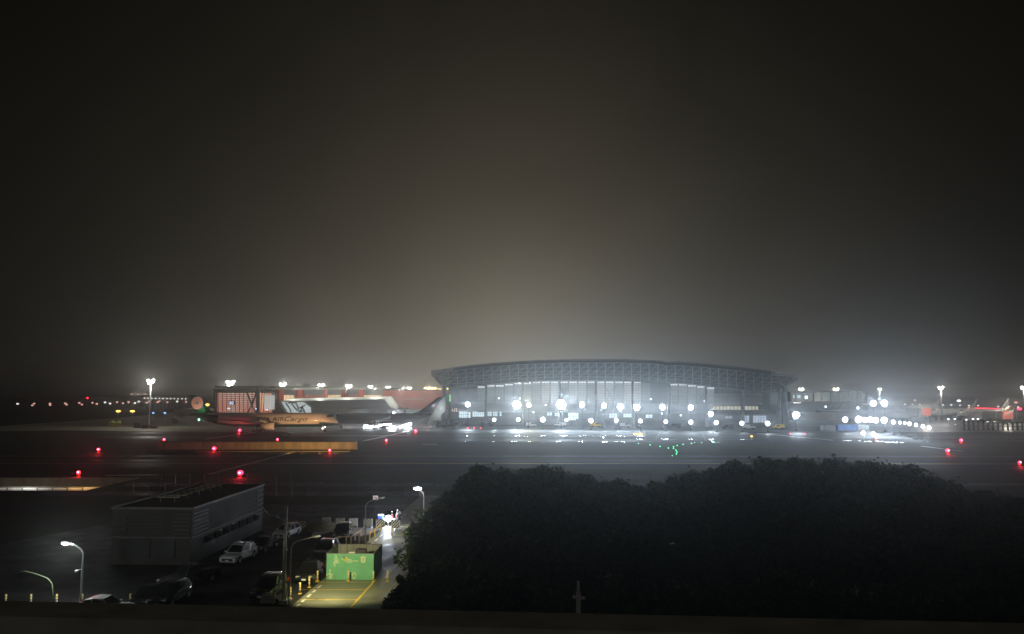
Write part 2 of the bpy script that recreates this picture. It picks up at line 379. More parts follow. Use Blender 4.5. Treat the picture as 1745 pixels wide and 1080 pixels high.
# pit: floor and walls
def pit():
    mb = MB()
    x0, x1, y0, y1 = -190, pit_x1, pit_near, pit_far + 12
    mb.add([(x0, y0, -6), (x1, y0, -6), (x1, y1, -6), (x0, y1, -6)], [(0, 1, 2, 3)])
    tag(mb.build('sunken_road', M['taxi']), kind='structure')
    t = thing('retaining_wall', 'concrete retaining walls of the sunken road at the far left, lit orange and white inside', 'retaining wall', (0, 0, 0))
    mb = MB(); mb.box(((x0 + x1) / 2, y0 - .25, -3.05), (x1 - x0, .5, 6)); mb.box((x1 + .25, (y0 + y1) / 2, -3.05), (.5, y1 - y0 + 1, 6)); mb.box(((x0 + x1) / 2, y1 + .25, -3.05), (x1 - x0, .5, 6))
    mb.build('wall', M['orange_wall'], t)
    mb = MB(); mb.box(((x0 + x1) / 2, pit_far + .4, -.75), (x1 - x0, .8, 1.75)); mb.build('deck_beam', M['conc'], t)
    for k, x in enumerate((-80, -92, -103, -115, -128, -142)):
        c = ((1, .6, .22), (1, .58, .2), (.9, .93, 1), (1, .85, .6), (1, .8, .6), (1, .75, .5))[k]
        pw = (1300, 900, 1500, 400, 250, 150)[k]
        l = lamp('lamp_light', (x, pit_far + 9, -1.9), pw, c, .2, t)
        mb = MB(); mb.box((x, pit_far + 9, -1.5), (1.2, .3, .12)); mb.build('light_fitting', M['steel'], t)
    lamp('lamp_light', (-92, pit_near + 6, -3.2), 420, (1, .75, .45), .2, t)  # two added lights without fittings, brightening the deck beam
    lamp('lamp_light', (-125, pit_near + 6, -3.2), 250, (1, .8, .6), .2, t)
    t = thing('railing', 'black pipe railing along the near edge of the sunken road', 'railing')
    mb = MB()
    for k in range(40):
        x = x1 - .3 - k * 2.6; mb.bar((x, y0 - .8, 0), (x, y0 - .8, .55), .12)
    mb.bar((x1, y0 - .8, .55), (x1 - 104, y0 - .8, .55), .1); mb.bar((x1, y0 - .8, .2), (x1 - 104, y0 - .8, .2), .08); mb.build('rail', M['black'], t)
pit()

# ------------------------------------------------------------------ haze
def haze():
    mb = MB(); mb.box((300, 2400, 25), (7000, 5400, 66)); o = mb.build('haze', None)
    m = bpy.data.materials.new('haze'); m.use_nodes = True; t = m.node_tree; t.nodes.clear()
    v = N(t, 'ShaderNodeVolumePrincipled'); v.inputs['Color'].default_value = (.93, .96, 1, 1); v.inputs['Density'].default_value = HAZE_DENSITY
    v.inputs['Anisotropy'].default_value = .9
    out = N(t, 'ShaderNodeOutputMaterial'); t.links.new(v.outputs[0], out.inputs['Volume'])
    o.data.materials.clear(); o.data.materials.append(m); tag(o, kind='stuff')
    return o

# ------------------------------------------------------------------ terminal with the big curved roof
def lerp(a, b, t): return a + (b - a) * t
def interp(tab, x):
    for (x0, y0), (x1, y1) in zip(tab, tab[1:]):
        if x <= x1: return lerp(y0, y1, max(0, (x - x0) / (x1 - x0)))
    return tab[-1][1]
TOP = [(735, 633), (765, 628.5), (800, 624), (840, 620), (880, 617), (920, 615), (960, 613.8), (1060, 613.5), (1110, 615), (1131, 616.5), (1134, 618.5), (1142, 618.5), (1146, 617.5), (1180, 619.5), (1220, 623), (1270, 628), (1310, 633), (1358, 640)]
LOW = [(735, 637), (741, 645), (755, 657), (775, 659.5), (800, 657.5), (840, 654), (870, 651), (920, 648.5), (960, 647.5), (1060, 648), (1130, 650), (1180, 654), (1220, 659), (1270, 664), (1310, 665.5), (1335, 659), (1358, 645)]
DL = lambda px: lerp(405, 368, (px - 760) / 575)
def T(px, py, off=0.0): return A(px, py, DL(px) + off)
def terminal():
    t = thing('terminal_building', 'large terminal hall under a long curved steel roof, glazed front lit by floodlights', 'terminal building', (50, 400, 0))
    t.location = (0, 0, 0)
    xs = [735 + (1358 - 735) * k / 84 for k in range(85)]
    # roof shell: front edge (nearest), underside slopes back and down to the wall head
    mb = MB(); rows = []
    for x in xs:
        e = min(1, (x - 735) / 40, (1358 - x) / 40); e = max(.05, e)
        F = T(x, interp(TOP, x), -30 * e); U = T(x, interp(LOW, x), 2)
        F2 = F - Vector((0, 0, .9 * e)); Bk = U + Vector((0, 45 * e, 4.5 * e)); Tp = (F + Bk) / 2 + Vector((0, 0, .6))
        rows.append([F + Vector((0, 0, 0)), F2, F2.lerp(U, .33) + Vector((0, 0, -.9 * e)), F2.lerp(U, .66) + Vector((0, 0, -.9 * e)), U, Bk, Tp])
    n = 7
    vs = [p for r in rows for p in r]; fs = []
    for i in range(len(rows) - 1):
        for j in range(n):
            fs.append((i * n + j, (i + 1) * n + j, (i + 1) * n + (j + 1) % n, i * n + (j + 1) % n))
    mb.add(vs, fs); mb.add(rows[0], [tuple(range(n))]); mb.add(rows[-1], [tuple(range(n))])
    rf = mb.build('roof', M['roof_panel'], t)
    # truss below the skin: ribs and purlins
    mb = MB()
    dn = Vector((0, -.35, -.35))
    for i in range(0, len(rows), 2):
        r = rows[i]
        for a, b in ((1, 2), (2, 3), (3, 4)): mb.bar(r[a] + dn, r[b] + dn, .38)
        if i + 2 < len(rows):
            r2 = rows[i + 2]
            for a in (1, 2, 3, 4): mb.bar(r[a] + dn, r2[a] + dn, .3 if a != 4 else .45)
            mb.bar(r[2] + dn, r2[1] + dn, .16); mb.bar(r[3] + dn, r2[2] + dn, .16)
            u = lambda r, a, b, s: r[a].lerp(r[b], s) + dn
            mb.bar(u(r, 1, 2, .5), u(r2, 1, 2, .5), .16); mb.bar(u(r, 2, 3, .5), u(r2, 2, 3, .5), .16); mb.bar(u(r, 3, 4, .5), u(r2, 3, 4, .5), .16)
    mb.build('roof_truss', M['truss'], rf)
    mb = MB()
    for i in range(len(rows) - 1): mb.bar(rows[i][0] + Vector((0, -.3, .1)), rows[i + 1][0] + Vector((0, -.3, .1)), .3, .7)
    for k in range(0, 84, 3): p = rows[k][0]; mb.bar(p, p + Vector((0, 0, .9)), .12)
    mb.build('roof_edge', M['mull'], rf)
    # main body behind the facade
    mb = MB(); a = [T(762, 722, 6), T(1328, 735, 6)]
    f = [T(762, 662, 6), T(1328, 667, 6), T(1328, 735, 6), T(762, 724, 6)]
    f[2].z = 0; f[3].z = 0; f[2].x = f[1].x; f[3].x = f[0].x
    # body follows the underside of the roof
    for i in range(4, 80, 4):
        x0, x1 = xs[i], xs[min(i + 4, 80)]
        p0, p1 = T(x0, interp(LOW, x0) + 1, 6), T(x1, interp(LOW, x1) + 1, 6)
        g0, g1 = Vector((p0.x, p0.y, 0)), Vector((p1.x, p1.y, 0)); bk = Vector((0, 55, 0))
        mb.hexa([g0, g1, p1, p0], [g0 + bk, g1 + bk, p1 + bk, p0 + bk])
    mb.build('wall', M['facade_d'], t)
    # glazing bays
    cols = [766 + 15.6 * k for k in range(37)]
    for k in range(36):
        x0, x1 = cols[k], cols[k + 1]
        top = max(interp(LOW, x0), interp(LOW, x1)) + 1.5; top = 2 * round(top / 2)
        bot = 685 + (k / 36) * 4
        if x0 > 1215 and x1 < 1318: continue
        dim = x0 < 800 or x0 > 1300 or 1105 < x0 < 1135
        w = MB(); slab(w, x0 + .35, top + 3, x1 - .35, bot, DL(x0) + 5.0, .3)
        mt = M['curtain_b'] if dim else (M['curtain_c'] if 900 < x0 < 1100 and k % 3 else M['curtain_a'])
        wo = w.build('window', mt, t)
        m = MB(); Y = DL(x0) + 4.6
        for j in range(4):
            xx = lerp(x0 + 1, x1 - 1, j / 3); p, q = A(xx, top + 1, Y), A(xx, bot, Y); m.bar(p, q, .2 if j in (0, 3) else .12)
        for j in range(9):
            yy = lerp(top + 3, bot, j / 8); m.bar(A(x0, yy, Y - .1), A(x1, yy, Y - .1), .16)
        if k % 5 == 2: m.bar(A(x0, bot, Y - .3), A(x1, top + 8, Y - .3), .3); m.bar(A(x1, bot, Y - .35), A(x0, top + 8, Y - .35), .3)
        m.build('frame', M['mull'], wo)
        if not dim and (803 < x0 < 1090 or 1130 < x0 < 1250):
            w = MB(); slab(w, x0 + 1.2, top, x1 - 1.2, top + 2.6, DL(x0) + 4.9, .3); w.build('window', M['top_glass'], t)
    # spandrel band, columns
    m = MB()
    for k in range(36):
        if k * 15.6 + 766 > 1215: break
        x0, x1 = cols[k], cols[k + 1]; b = 685 + k / 9; slab(m, x0, b, x1, 702 + k / 9, DL(x0) + 3.8, 1.2)
    m.build('spandrel_band', M['facade'], t)
    for k in range(0, 37, 4):
        x = cols[k]; m = MB(); p = T(x, interp(LOW, x) + .5, 1.5); m.tube([(p.x, p.y, 0), (p.x, p.y, p.z)], .7, 10); m.build('column', M['facade'], t)
    for px in (757, 1337):
        m = MB(); p = T(px, 658, -4); m.tube([(p.x, p.y, 0), (p.x, p.y, p.z)], [1.3, 1.1], 10)
        s = -1 if px < 800 else 1
        m.bar(p, T(px + 14 * -s, 648, -14), .5); m.bar(p, T(px + 12 * s, 645, -10), .5); m.bar(p + Vector((0, 0, -1)), T(px + 4 * s, 640, -8), .4)
        m.build('column', M['truss'], t)
    # louvred pale wall at the right
    m = MB(); slab(m, 1216, 670, 1312, 690, DL(1260) + 3.5, .5); lo = m.build('louvre_wall', M['louvre'], t)
    m = MB()
    for j in range(9): m.bar(A(1216, 671 + j * 2.2, DL(1260) + 3.2), A(1312, 671 + j * 2.2, DL(1260) + 3.2), .16)
    m.build('louvre_slat', M['mull'], lo)
    m = MB(); slab(m, 1213, 698.5, 1322, 706, DL(1260) + 1, 4); m.build('floor_slab', M['conc_dark'], t)
    w = MB(); slab(w, 1214, 691.5, 1312, 698, DL(1260) + 4, .5); wo = w.build('window', M['warm_glass_soft'] if 'warm_glass_soft' in M else M.setdefault('warm_glass_soft', lit_glass('gallery_glass', (.7, .72, .6), (.95, .85, .55), .5, .2)), t)
    m = MB()
    m.bar(A(1214, 691.5, DL(1260) + 3.6), A(1312, 691.5, DL(1260) + 3.6), .3)
    for j in range(17): m.bar(A(1214 + j * 6.1, 691.5, DL(1260) + 3.7), A(1214 + j * 6.1, 698, DL(1260) + 3.7), .3)
    m.build('frame', M['mull'], wo)
    # ground floor windows
    def gwin(x0, y0, x1, y1, mat, nx=4, ny=2):
        Y = DL(x0) + 3.3; w = MB(); slab(w, x0, y0, x1, y1, Y, .3); wo = w.build('window', mat, t)
        m = MB()
        for j in range(nx + 1): m.bar(A(lerp(x0, x1, j / nx), y0, Y - .15), A(lerp(x0, x1, j / nx), y1, Y - .15), .16)
        for j in range(ny + 1): m.bar(A(x0, lerp(y0, y1, j / ny), Y - .2), A(x1, lerp(y0, y1, j / ny), Y - .2), .14)
        m.build('frame', M['mull'], wo)
    for a in ((782, 700.5, 802, 712, 5), (805, 700.5, 825, 710, 6), (828, 701, 838, 709, 3), (840, 701, 848, 709, 3), (851, 701, 855, 709, 1), (932, 702.5, 941, 708, 2),
              (945, 703, 953, 709, 2), (968, 703, 986, 716, 4), (1038, 704, 1052, 712, 3), (1062, 704.5, 1080, 711, 4), (1100, 706, 1112, 712, 2)):
        gwin(a[0], a[1], a[2], a[3], M['cool_glass'], a[4])
    for a in ((1268, 708, 1277, 720, 2), (1283, 708, 1306, 720, 5), (1236, 709, 1248, 713, 2)): gwin(*a[:4], M['cool_dim'] if 'cool_dim' in M else M.setdefault('cool_dim', lit_glass('blue_white_glass', (.5, .62, .85), (.75, .85, 1), .6, .4)), a[4], 3)
    m = MB()
    for k in range(26):
        x0 = 778 + k * 17
        if x0 < 1212: slab(m, x0, 712 + k * .15, x0 + 17, 722.5 + k * .3, DL(x0) + 3.4, .9)
    m.build('plinth_wall', M['facade_d'], t)
    # green lit sign strip, left end
    m = MB(); slab(m, 760, 672, 768, 690, 398, .4); g = m.build('sign_panel', pm('green_panel_sheet', (.05, .3, .15), .5), t)
    m = MB(); slab(m, 766, 672, 767.6, 684, 397.6, .3); m.build('light_strip', em('green_light_strip', (.5, 1, .25), .9), g)
    m = MB(); slab(m, 770, 694.5, 780, 702, 398, .4); g = m.build('sign_panel', pm('dark_sign_panel', (.05, .06, .07), .5), t)
    txt('U2', A(775, 701, 397.6), 2.3, em('sign_letters_glow', (1, .8, .7), 1.1), g)
    for (x, y) in ((903, 651), (885, 652.5), (930, 690), (886, 679), (850, 678.5), (1109, 680), (1201, 683), (1234, 685), (1128, 704.5), (1160, 707.5), (909, 702.5)):
        m = MB(); m.ball(T(x, y, 2.8), .45, 8, 5); m.build('wall_lamp', M['small_w'], t)
    return t
def txt(s, loc, size, mat, parent, rz=0, name='lettering', italic=0, extr=.02, sx=1):
    c = bpy.data.curves.new('t', 'FONT'); c.body = s; c.size = size; c.extrude = extr; c.align_x = 'CENTER'; c.shear = italic; c.space_character = 1.05; c.offset = .012 * size
    o = bpy.data.objects.new('t', c); COL.objects.link(o)
    dg = bpy.context.evaluated_depsgraph_get(); dg.update()
    me = bpy.data.meshes.new_from_object(o.evaluated_get(dg)); bpy.data.objects.remove(o)
    me.materials.clear(); me.materials.append(mat)
    o = bpy.data.objects.new(name, me); COL.objects.link(o); o.location = loc; o.rotation_euler = (PI / 2, 0, rz); o.scale = (sx, 1, 1)
    if parent: o.parent = parent
    return o
terminal()

# ------------------------------------------------------------------ lamps on posts in front of the terminal
def make_flood(name, h, headw, mat, power, label, cat, group, warm=(.86, .93, 1), cluster=3, pole=.16):
    t = thing(name, label, cat, group=group)
    m = MB(); m.tube([(0, 0, 0), (0, 0, h)], [pole * .75, pole * .5], 8); m.box((0, 0, .15), (.9, .9, .3)); m.bar((-headw * .42, .12, h), (headw * .42, .12, h), .14); m.bar((0, .12, h - headw * .3), (0, .12, h + headw * .3), .14)
    m.build('pole', M['dsteel'], t)
    pos = [(0, 0)] if cluster < 3 else [(0, 0)] + [(.28 * math.cos(PI * q / 3), .28 * math.sin(PI * q / 3)) for q in range(6)]
    w = headw * {1: .4, 2: .4, 3: .19}[cluster]
    for (a, b) in pos:
        m = MB(); m.ball((a * headw, -.12, h + b * headw), w, 12, 8, (1, .35, 1)); m.build('lamp_head', mat, t)
    lamp('lamp_light', (0, -1.4, h), power, warm, headw * .4, t, spot=100, aim=(0, -21.4, h + 1), blend=.9)
    lamp('spill_light', (0, -1.6, h), power * .045, warm, headw * .4, t)
    return t
proto_f = None
up = [(797, 689, .85), (880, 689.5, 1.25), (901, 690, .75), (956, 689.5, 1.5), (992, 690, .85), (1029.5, 691.5, .85), (1057, 693, .95), (1085, 694, .95), (1129, 694, .9), (1177, 694.5, .85), (1211, 705, .85), (1356, 707, .95)]
proto_f = None
for i, (x, y, s) in enumerate(up):
    Y = DL(x) - 26; p = A(x, y, Y)
    n = ordn(i)
    lab = f'blue-white floodlight on a post, {n} from left in the upper row before the terminal'
    if i == 2: lab = 'yellowish floodlight close right of the second floodlight in the upper row before the terminal'
    if i == 11: lab = 'blue-white floodlight on a post standing alone just right of the curved terminal roof'
    o = make_flood('floodlight', p.z, 3.3 * s, M['flood'] if i != 2 else M['flood_w'], FLOOD_W * s * s, lab, 'floodlight', 'floodlights on tall posts before the terminal', (.72, .87, 1) if i != 2 else (1, 1, .68), 3 if s > .9 else 2)
    o.location = (p.x, p.y, 0)
lo = [(842, 715.3, .8), (883, 714.6, .85), (925, 714.8, 1.1), (965, 715.7, .65), (1007, 716.5, 1), (1050, 716.3, .85), (1091.5, 717.3, .85), (1134.5, 718.3, .8), (1177, 719, .9), (1220.5, 720, .95), (1264, 721, .9), (1308, 721.5, 1)]
for i, (x, y, s) in enumerate(lo):
    Y = DL(x) - 42; p = A(x, y, Y)
    o = make_flood('apron_lamp', p.z, 2.3 * s, M['flood'], POST_W * s, f'low white apron lamp, {ordn(i)} from left in the lower row before the terminal', 'apron lamp', 'low apron lamps before the terminal', (.76, .89, 1), 2, .1)
    o.location = (p.x, p.y, 0)
# lamps of the right-hand works area
rt = [(1440, 715, 5, 1.2, 0), (1463, 714.5, 5, 1.5, 0), (1474, 715.3, 5, 1.1, 0), (1483, 715, 5, 1.2, 0), (1492, 715.8, 5, 1.2, 0), (1506.5, 716, 5, 1.35, 0), (1522, 719, 5, .8, 0), (1533, 720, 5, .6, 0), (1541.5, 720.5, 5, .5, 0), (1549.5, 722, 5, .7, 0),
      (1560.5, 724, 5, .6, 0), (1572.5, 726, 5, .55, 0), (1583, 728.5, 5, .6, 0), (1488, 687, 0, 1.35, 335), (1507, 687, 0, 1.45, 335), (1471, 737.5, 2.6, .8, 0), (1488, 739.5, 2.6, .8, 0)]
for i, (x, y, z, s, Y) in enumerate(rt):
    p = G(x, y, z) if not Y else A(x, y, Y)
    if i < 13: lab = f'white works lamp, {ordn(i)} from left in the line running right of the terminal'
    elif i < 15: lab = ('left' if i == 13 else 'right') + ' one of two bright lamps on high posts above the works lamps'
    else: lab = ('left' if i == 15 else 'right') + ' one of two low yellow-white lamps below the line of works lamps'
    o = make_flood('works_lamp', p.z, 2.3 * s, M['flood'] if i < 15 else M['flood_w'], FLOOD_W * (.23 if i < 13 else (.42 if i < 15 else .06)) * s, lab, 'works lamp', 'works lamps right of the terminal', (.72, .86, 1) if i < 15 else (1, .95, .75), 2 if s > .7 else 1, .1)
    o.location = (p.x, p.y, 0)
# high masts
def mast(name, x, y, Y, s, mat, power, label, warm=(1, .95, .82), heads=4, group='high floodlight masts around the apron'):
    p = A(x, y, Y); t = thing(name, label, 'light mast', (p.x, p.y, 0), 0, group); h = p.z
    m = MB(); m.tube([(0, 0, 0), (0, 0, h)], [.42, .2], 8); m.build('pole', M['steel'], t)
    m = MB(); m.bar((-1.7 * s, 0, h - .6), (1.7 * s, 0, h - .6), .2); m.bar((0, -1.1 * s, h - .6), (0, 1.1 * s, h - .6), .2); m.tube([(0, 0, h - 1.0), (0, 0, h - .3)], .8 * s, 10); m.build('head_frame', M['steel'], t)
    pos = [(-1.25, .55), (1.25, .65), (.7, -.35), (-.7, -.95), (0, .3)][:heads]
    for (a, b) in pos:
        m = MB(); m.ball((a * s, -.3, h + b * s), .62 * s, 10, 6, (1.15, .5, .8)); m.build('lamp_head', mat, t)
    lamp('lamp_light', (0, -1.4, h), power, warm, 1.2 * s, t)
    return t
mast('light_mast', 257.5, 650, 372, 1.0, M['flood_w'], MAST_W * .8, 'tall light mast with four lamp heads standing on the pale apron at the left')
mast('light_mast', 393, 652.5, 520, 1.6, M['flood_w'], MAST_W, 'light mast rising behind the glass hall of the old terminal', heads=5)
mast('light_mast', 482, 655.5, 590, 1.4, M['flood_w'], MAST_W, 'light mast behind the old terminal roof, left of the red columns', heads=4)
mast('light_mast', 547.5, 657, 680, 1.4, M['flood_w'], MAST_W * .8, 'second light mast from the left over the red-columned wing')
mast('light_mast', 595, 658.5, 760, 1.4, M['flood_w'], MAST_W * .8, 'third light mast from the left over the red-columned wing')
mast('light_mast', 631.5, 659.5, 860, 1.4, M['flood_w'], MAST_W * .7, 'light mast at the join of the red-columned wing and the salmon wall')
mast('light_mast', 661.5, 661, 960, 1.5, M['flood_w'], MAST_W * .6, 'light mast behind the left end of the long salmon wall')
mast('light_mast', 686, 662, 1080, 1.1, M['flood_w'], MAST_W * .4, 'smaller light mast behind the middle of the salmon wall', heads=2)
mast('light_mast', 697.5, 662, 1080, 1.6, M['flood_w'], MAST_W * .5, 'bigger light mast behind the middle of the salmon wall')
mast('light_mast', 728.5, 662.5, 1000, 2.1, M['flood_y'], MAST_W * .8, 'large yellow-lit mast behind the right part of the salmon wall', (1, .75, .35))
mast('light_mast', 739, 663, 1000, 1.7, M['flood_y'], MAST_W * .5, 'yellow-lit mast just right of the large yellow one', (1, .75, .35))
mast('light_mast', 749.5, 663.5, 1100, 1.0, M['flood_y'], MAST_W * .2, 'small amber mast left of the curved roof support', (1, .7, .35), 2)
mast('light_mast', 761, 663.5, 900, 1.1, M['flood_y'], MAST_W * .2, 'amber mast seen just right of the curved roof support', (1, .7, .35), 2)
mast('light_mast', 1365, 664, 700, 1.2, M['flood_w'], MAST_W * .5, 'light mast close to the right tip of the curved roof', heads=3)
mast('light_mast', 1424.5, 664, 640, 1.3, M['flood_w'], MAST_W * .6, 'light mast over the middle of the pale right-hand pier')
mast('light_mast', 1499, 663.5, 640, .8, M['flood_w'], MAST_W * .25, 'small light mast right of the pale pier', heads=3)
mast('light_mast', 1603, 661.5, 455, .95, M['flood_w'], MAST_W * .5, 'tall light mast standing before the parked white airliners', heads=2)
mast('light_mast', 1744, 661, 455, 1.0, M['flood_w'], MAST_W * .4, 'light mast cut by the right edge of the photo', heads=3)

# ------------------------------------------------------------------ old terminal, left
def old_terminal():
    t = thing('glass_hall', 'glass fronted hall with dark roof and glowing salmon interior behind the cargo jet', 'terminal building')
    Y = 452
    m = MB(); slab(m, 364, 661.5, 441, 667.5, Y - 3, 45); slab(m, 366, 657.5, 440, 661.3, Y + 4, 36); m.build('roof', M['roof_dark'], t)
    m = MB(); slab(m, 368, 667.6, 468, 735, Y + 6, 30); m.build('wall', M['roof_dark'], t)
    for xx in ((364, 368.5), (437.5, 441)): m = MB(); slab(m, xx[0], 667.6, xx[1], 716, Y - 2, 2); m.build('column', M['roof_dark'], t)
    m = MB(); slab(m, 369, 669, 437, 705, Y + 5, .4); w = m.build('window', M['hall_glass'], t)
    m = MB()
    for k in range(12): m.bar(A(368, 669 + k * 3.25, Y + 1), A(438, 669 + k * 3.25, Y + 1), .38)
    for k in range(10): m.bar(A(372 + k * 7.2, 669, Y + 1.4), A(372 + k * 7.2, 705, Y + 1.4), .3)
    m.bar(A(421, 669, Y + .6), A(429, 690, Y + .6), .8); m.bar(A(437, 669, Y + .6), A(429, 690, Y + .6), .8); m.bar(A(429, 690, Y + .6), A(421, 705, Y + .6), .5); m.bar(A(429, 690, Y + .6), A(437, 705, Y + .6), .5)
    m.build('frame', M['roof_dark'], w)
    m = MB(); slab(m, 441.5, 669, 463, 705, Y + 5, .4); w = m.build('window', lit_glass('hall_glass_warm', (1, .75, .45), (1, .3, .18), .75, .12), t)
    m = MB()
    for k in range(6): m.bar(A(442 + k * 4.3, 669, Y + 3), A(440 + k * 4.3, 705, Y + 3), .35)
    for k in range(5): m.bar(A(441 + k * 5, 662, Y + 1), A(448 + k * 5, 670, Y - 1), .5)
    for k in range(10): m.bar(A(441.5, 669 + k * 4, Y + 2.6), A(463, 669 + k * 4, Y + 2.6), .2)
    m.build('frame', M['roof_dark'], w)
    m = MB()
    for k in range(8): slab(m, 450.5, 673.5 + k * 3.05, 468, 676 + k * 3.05, Y - .5, .4)
    m.build('louvre_screen', lit_glass('lit_white_louvre', (.75, .78, .76), (.85, .9, .9), .55, .3), t)
    m = MB(); slab(m, 390, 683, 400, 689.5, Y + .7, .4); s = m.build('sign_panel', M['roof_dark'], t)
    txt('B2', A(394.6, 688.6, Y + .5), 2.3, em('sign_letters_blue_white', (.6, .7, 1), 1.6), s)
    for (x, y, c) in ((387, 695, 'blue_w'), (435, 695.5, 'blue_w'), (452, 697, 'w')):
        m = MB(); slab(m, x, y, x + 5, y + 2, Y + .5, .3); m.build('display_screen', em('lit_screen', (.7, .8, 1), 1.2), t)
    # red-columned wing
    t = thing('terminal_wing', 'long low wing with grey roof edge, red columns and warm lit openings', 'terminal building')
    Y = 460
    m = MB(); slab(m, 441.5, 660.8, 655, 663.7, Y - 2, 60); slab(m, 468, 658.2, 535, 660.6, Y + 6, 40); m.build('roof', pm('grey_roof_edge', (.33, .34, .31), .6, var=.15, scale=.1), t)
    m = MB(); slab(m, 463, 663.8, 652, 735, Y + 6, 40); m.build('wall', M['mull'], t)
    for (x0, x1, d) in ((468, 475, 1), (475.5, 482, 0), (502, 507, 1), (507.5, 514, 0), (552, 557, 0), (581, 589, 1), (611, 619, 0)):
        m = MB(); slab(m, x0, 663.8, x1, 684, Y + (0 if not d else .8), 2.5); m.build('column', M['red_col'] if not d else M['red_dark'] if 'red_dark' in M else M.setdefault('red_dark', pm('dark_red_column', (.2, .04, .03), .7)), t)
    m = MB()
    for (x0, x1) in ((501, 521.5), (522.2, 538), (539, 555.5), (581, 607), (607.8, 619)): slab(m, x0, 672.5, x1, 684.5, Y + 3.2, 2)
    m.build('panel_wall', M['red_wall'], t)
    for (x0, x1) in ((481.5, 501), (556, 580.5), (619.5, 650)):
        m = MB(); slab(m, x0, 673, x1, 682.5, Y + 5, .5); w = m.build('window', M['warm_glass'], t)
        m = MB(); n = int((x1 - x0) / 2.3)
        for k in range(n + 1): m.bar(A(x0 + k * 2.3, 673, Y + 4.7), A(x0 + k * 2.3, 682.5, Y + 4.7), .16)
        m.build('frame', M['roof_dark'], w)
    m = MB(); slab(m, 475, 682.6, 652, 684.5, Y - .5, 6); m.build('ledge', M['conc'], t)
    # salmon end wall
    t = thing('salmon_building', 'long plain salmon red building running right to the curved roof', 'terminal building')
    m = MB(); slab(m, 652, 665, 764, 697, Y + 2, 50); m.build('wall', M['red_wall'], t)
    m = MB(); slab(m, 650, 663, 766, 665, Y, 54); m.build('roof', M['roof_dark'], t)
    m = MB(); slab(m, 690, 679.3, 722, 680.3, Y + 1.2, .6); slab(m, 686, 697, 764, 707, Y + 3, 40); m.build('trim', M['facade'], t)
    for k, px in enumerate((500, 545, 592, 640, 685, 730)):  # added lamps on arms, brightening the wing and salmon walls
        p = A(px, 661, 440); m = MB(); m.box(p, (1.2, .6, .35)); m.bar(p, (p.x, 459, p.z), .2); m.build('added_roof_light', M['dsteel'], t)
        lamp('lamp_light', p - Vector((0, 0, .6)), 5000, (1, .95, .85), .4, t)
    # louvred sloping shed
    t = thing('louvred_shed', 'grey louvred sloping shed with white lit end and dark brushed graphic strokes', 'shed')
    Y = 425
    def quad(p, t2): return [A(*q, Y) for q in p], [A(*q, Y) + Vector((0, t2, 0)) for q in p]
    m = MB(); a, b = quad([(474, 684), (655, 680), (668, 697), (668, 716), (492, 716)], 0)
    b = [p + Vector((0, 25, 1.5)) for p in a]; m.add(a + b, [(0, 1, 2, 3, 4), (9, 8, 7, 6, 5), (0, 5, 6, 1), (1, 6, 7, 2), (2, 7, 8, 3), (4, 9, 5, 0), (3, 8, 9, 4)])
    m.build('wall', M['grey_louvre'], t)
    m = MB()
    for k in range(12):
        y = 684.5 + k * 2.2; xl = 475 + k * 1.15
        m.bar(A(xl, y, Y - .3), A(655 + min(13, k * 1.2), y - 3 + k * .12, Y - .3), .12)
    m.build('louvre_slat', M['mull'], t)
    m = MB()
    for k in range(11):
        y = 685.5 + k * 2.05; xl = 480 + k * 1.35
        slab(m, xl, y, xl + 44 - abs(k - 4) * 1.2, y + 1.25, Y - .7, .25)
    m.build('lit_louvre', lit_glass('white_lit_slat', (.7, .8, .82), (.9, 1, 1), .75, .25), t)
    m = MB()
    for p, q in (((487, 686), (494, 697)), ((494, 697), (497, 705)), ((491, 686), (506, 686.5)), ((497, 688), (506, 699)), ((506, 699), (515, 701)), ((505, 688), (509, 696)), ((507, 697), (520, 690)), ((511, 703), (515, 693)), ((515, 693), (520, 703)), ((512, 700), (519, 700))):
        m.bar(A(*p, Y - .9), A(*q, Y - .9), .6)
    m.build('graphic_stroke', M['black'], t)
    m = MB(); slab(m, 468, 684.6, 475, 716, Y + 8, 10); a = [A(468, 684.6, Y + 3), A(474, 684.6, Y + 3), A(491, 716, Y + 3), A(468, 716, Y + 3)]; m.hexa(a, [p + Vector((0, 4, 0)) for p in a]); m.build('end_wall', pm('brown_end_wall', (.3, .24, .16), .7), t)
old_terminal()
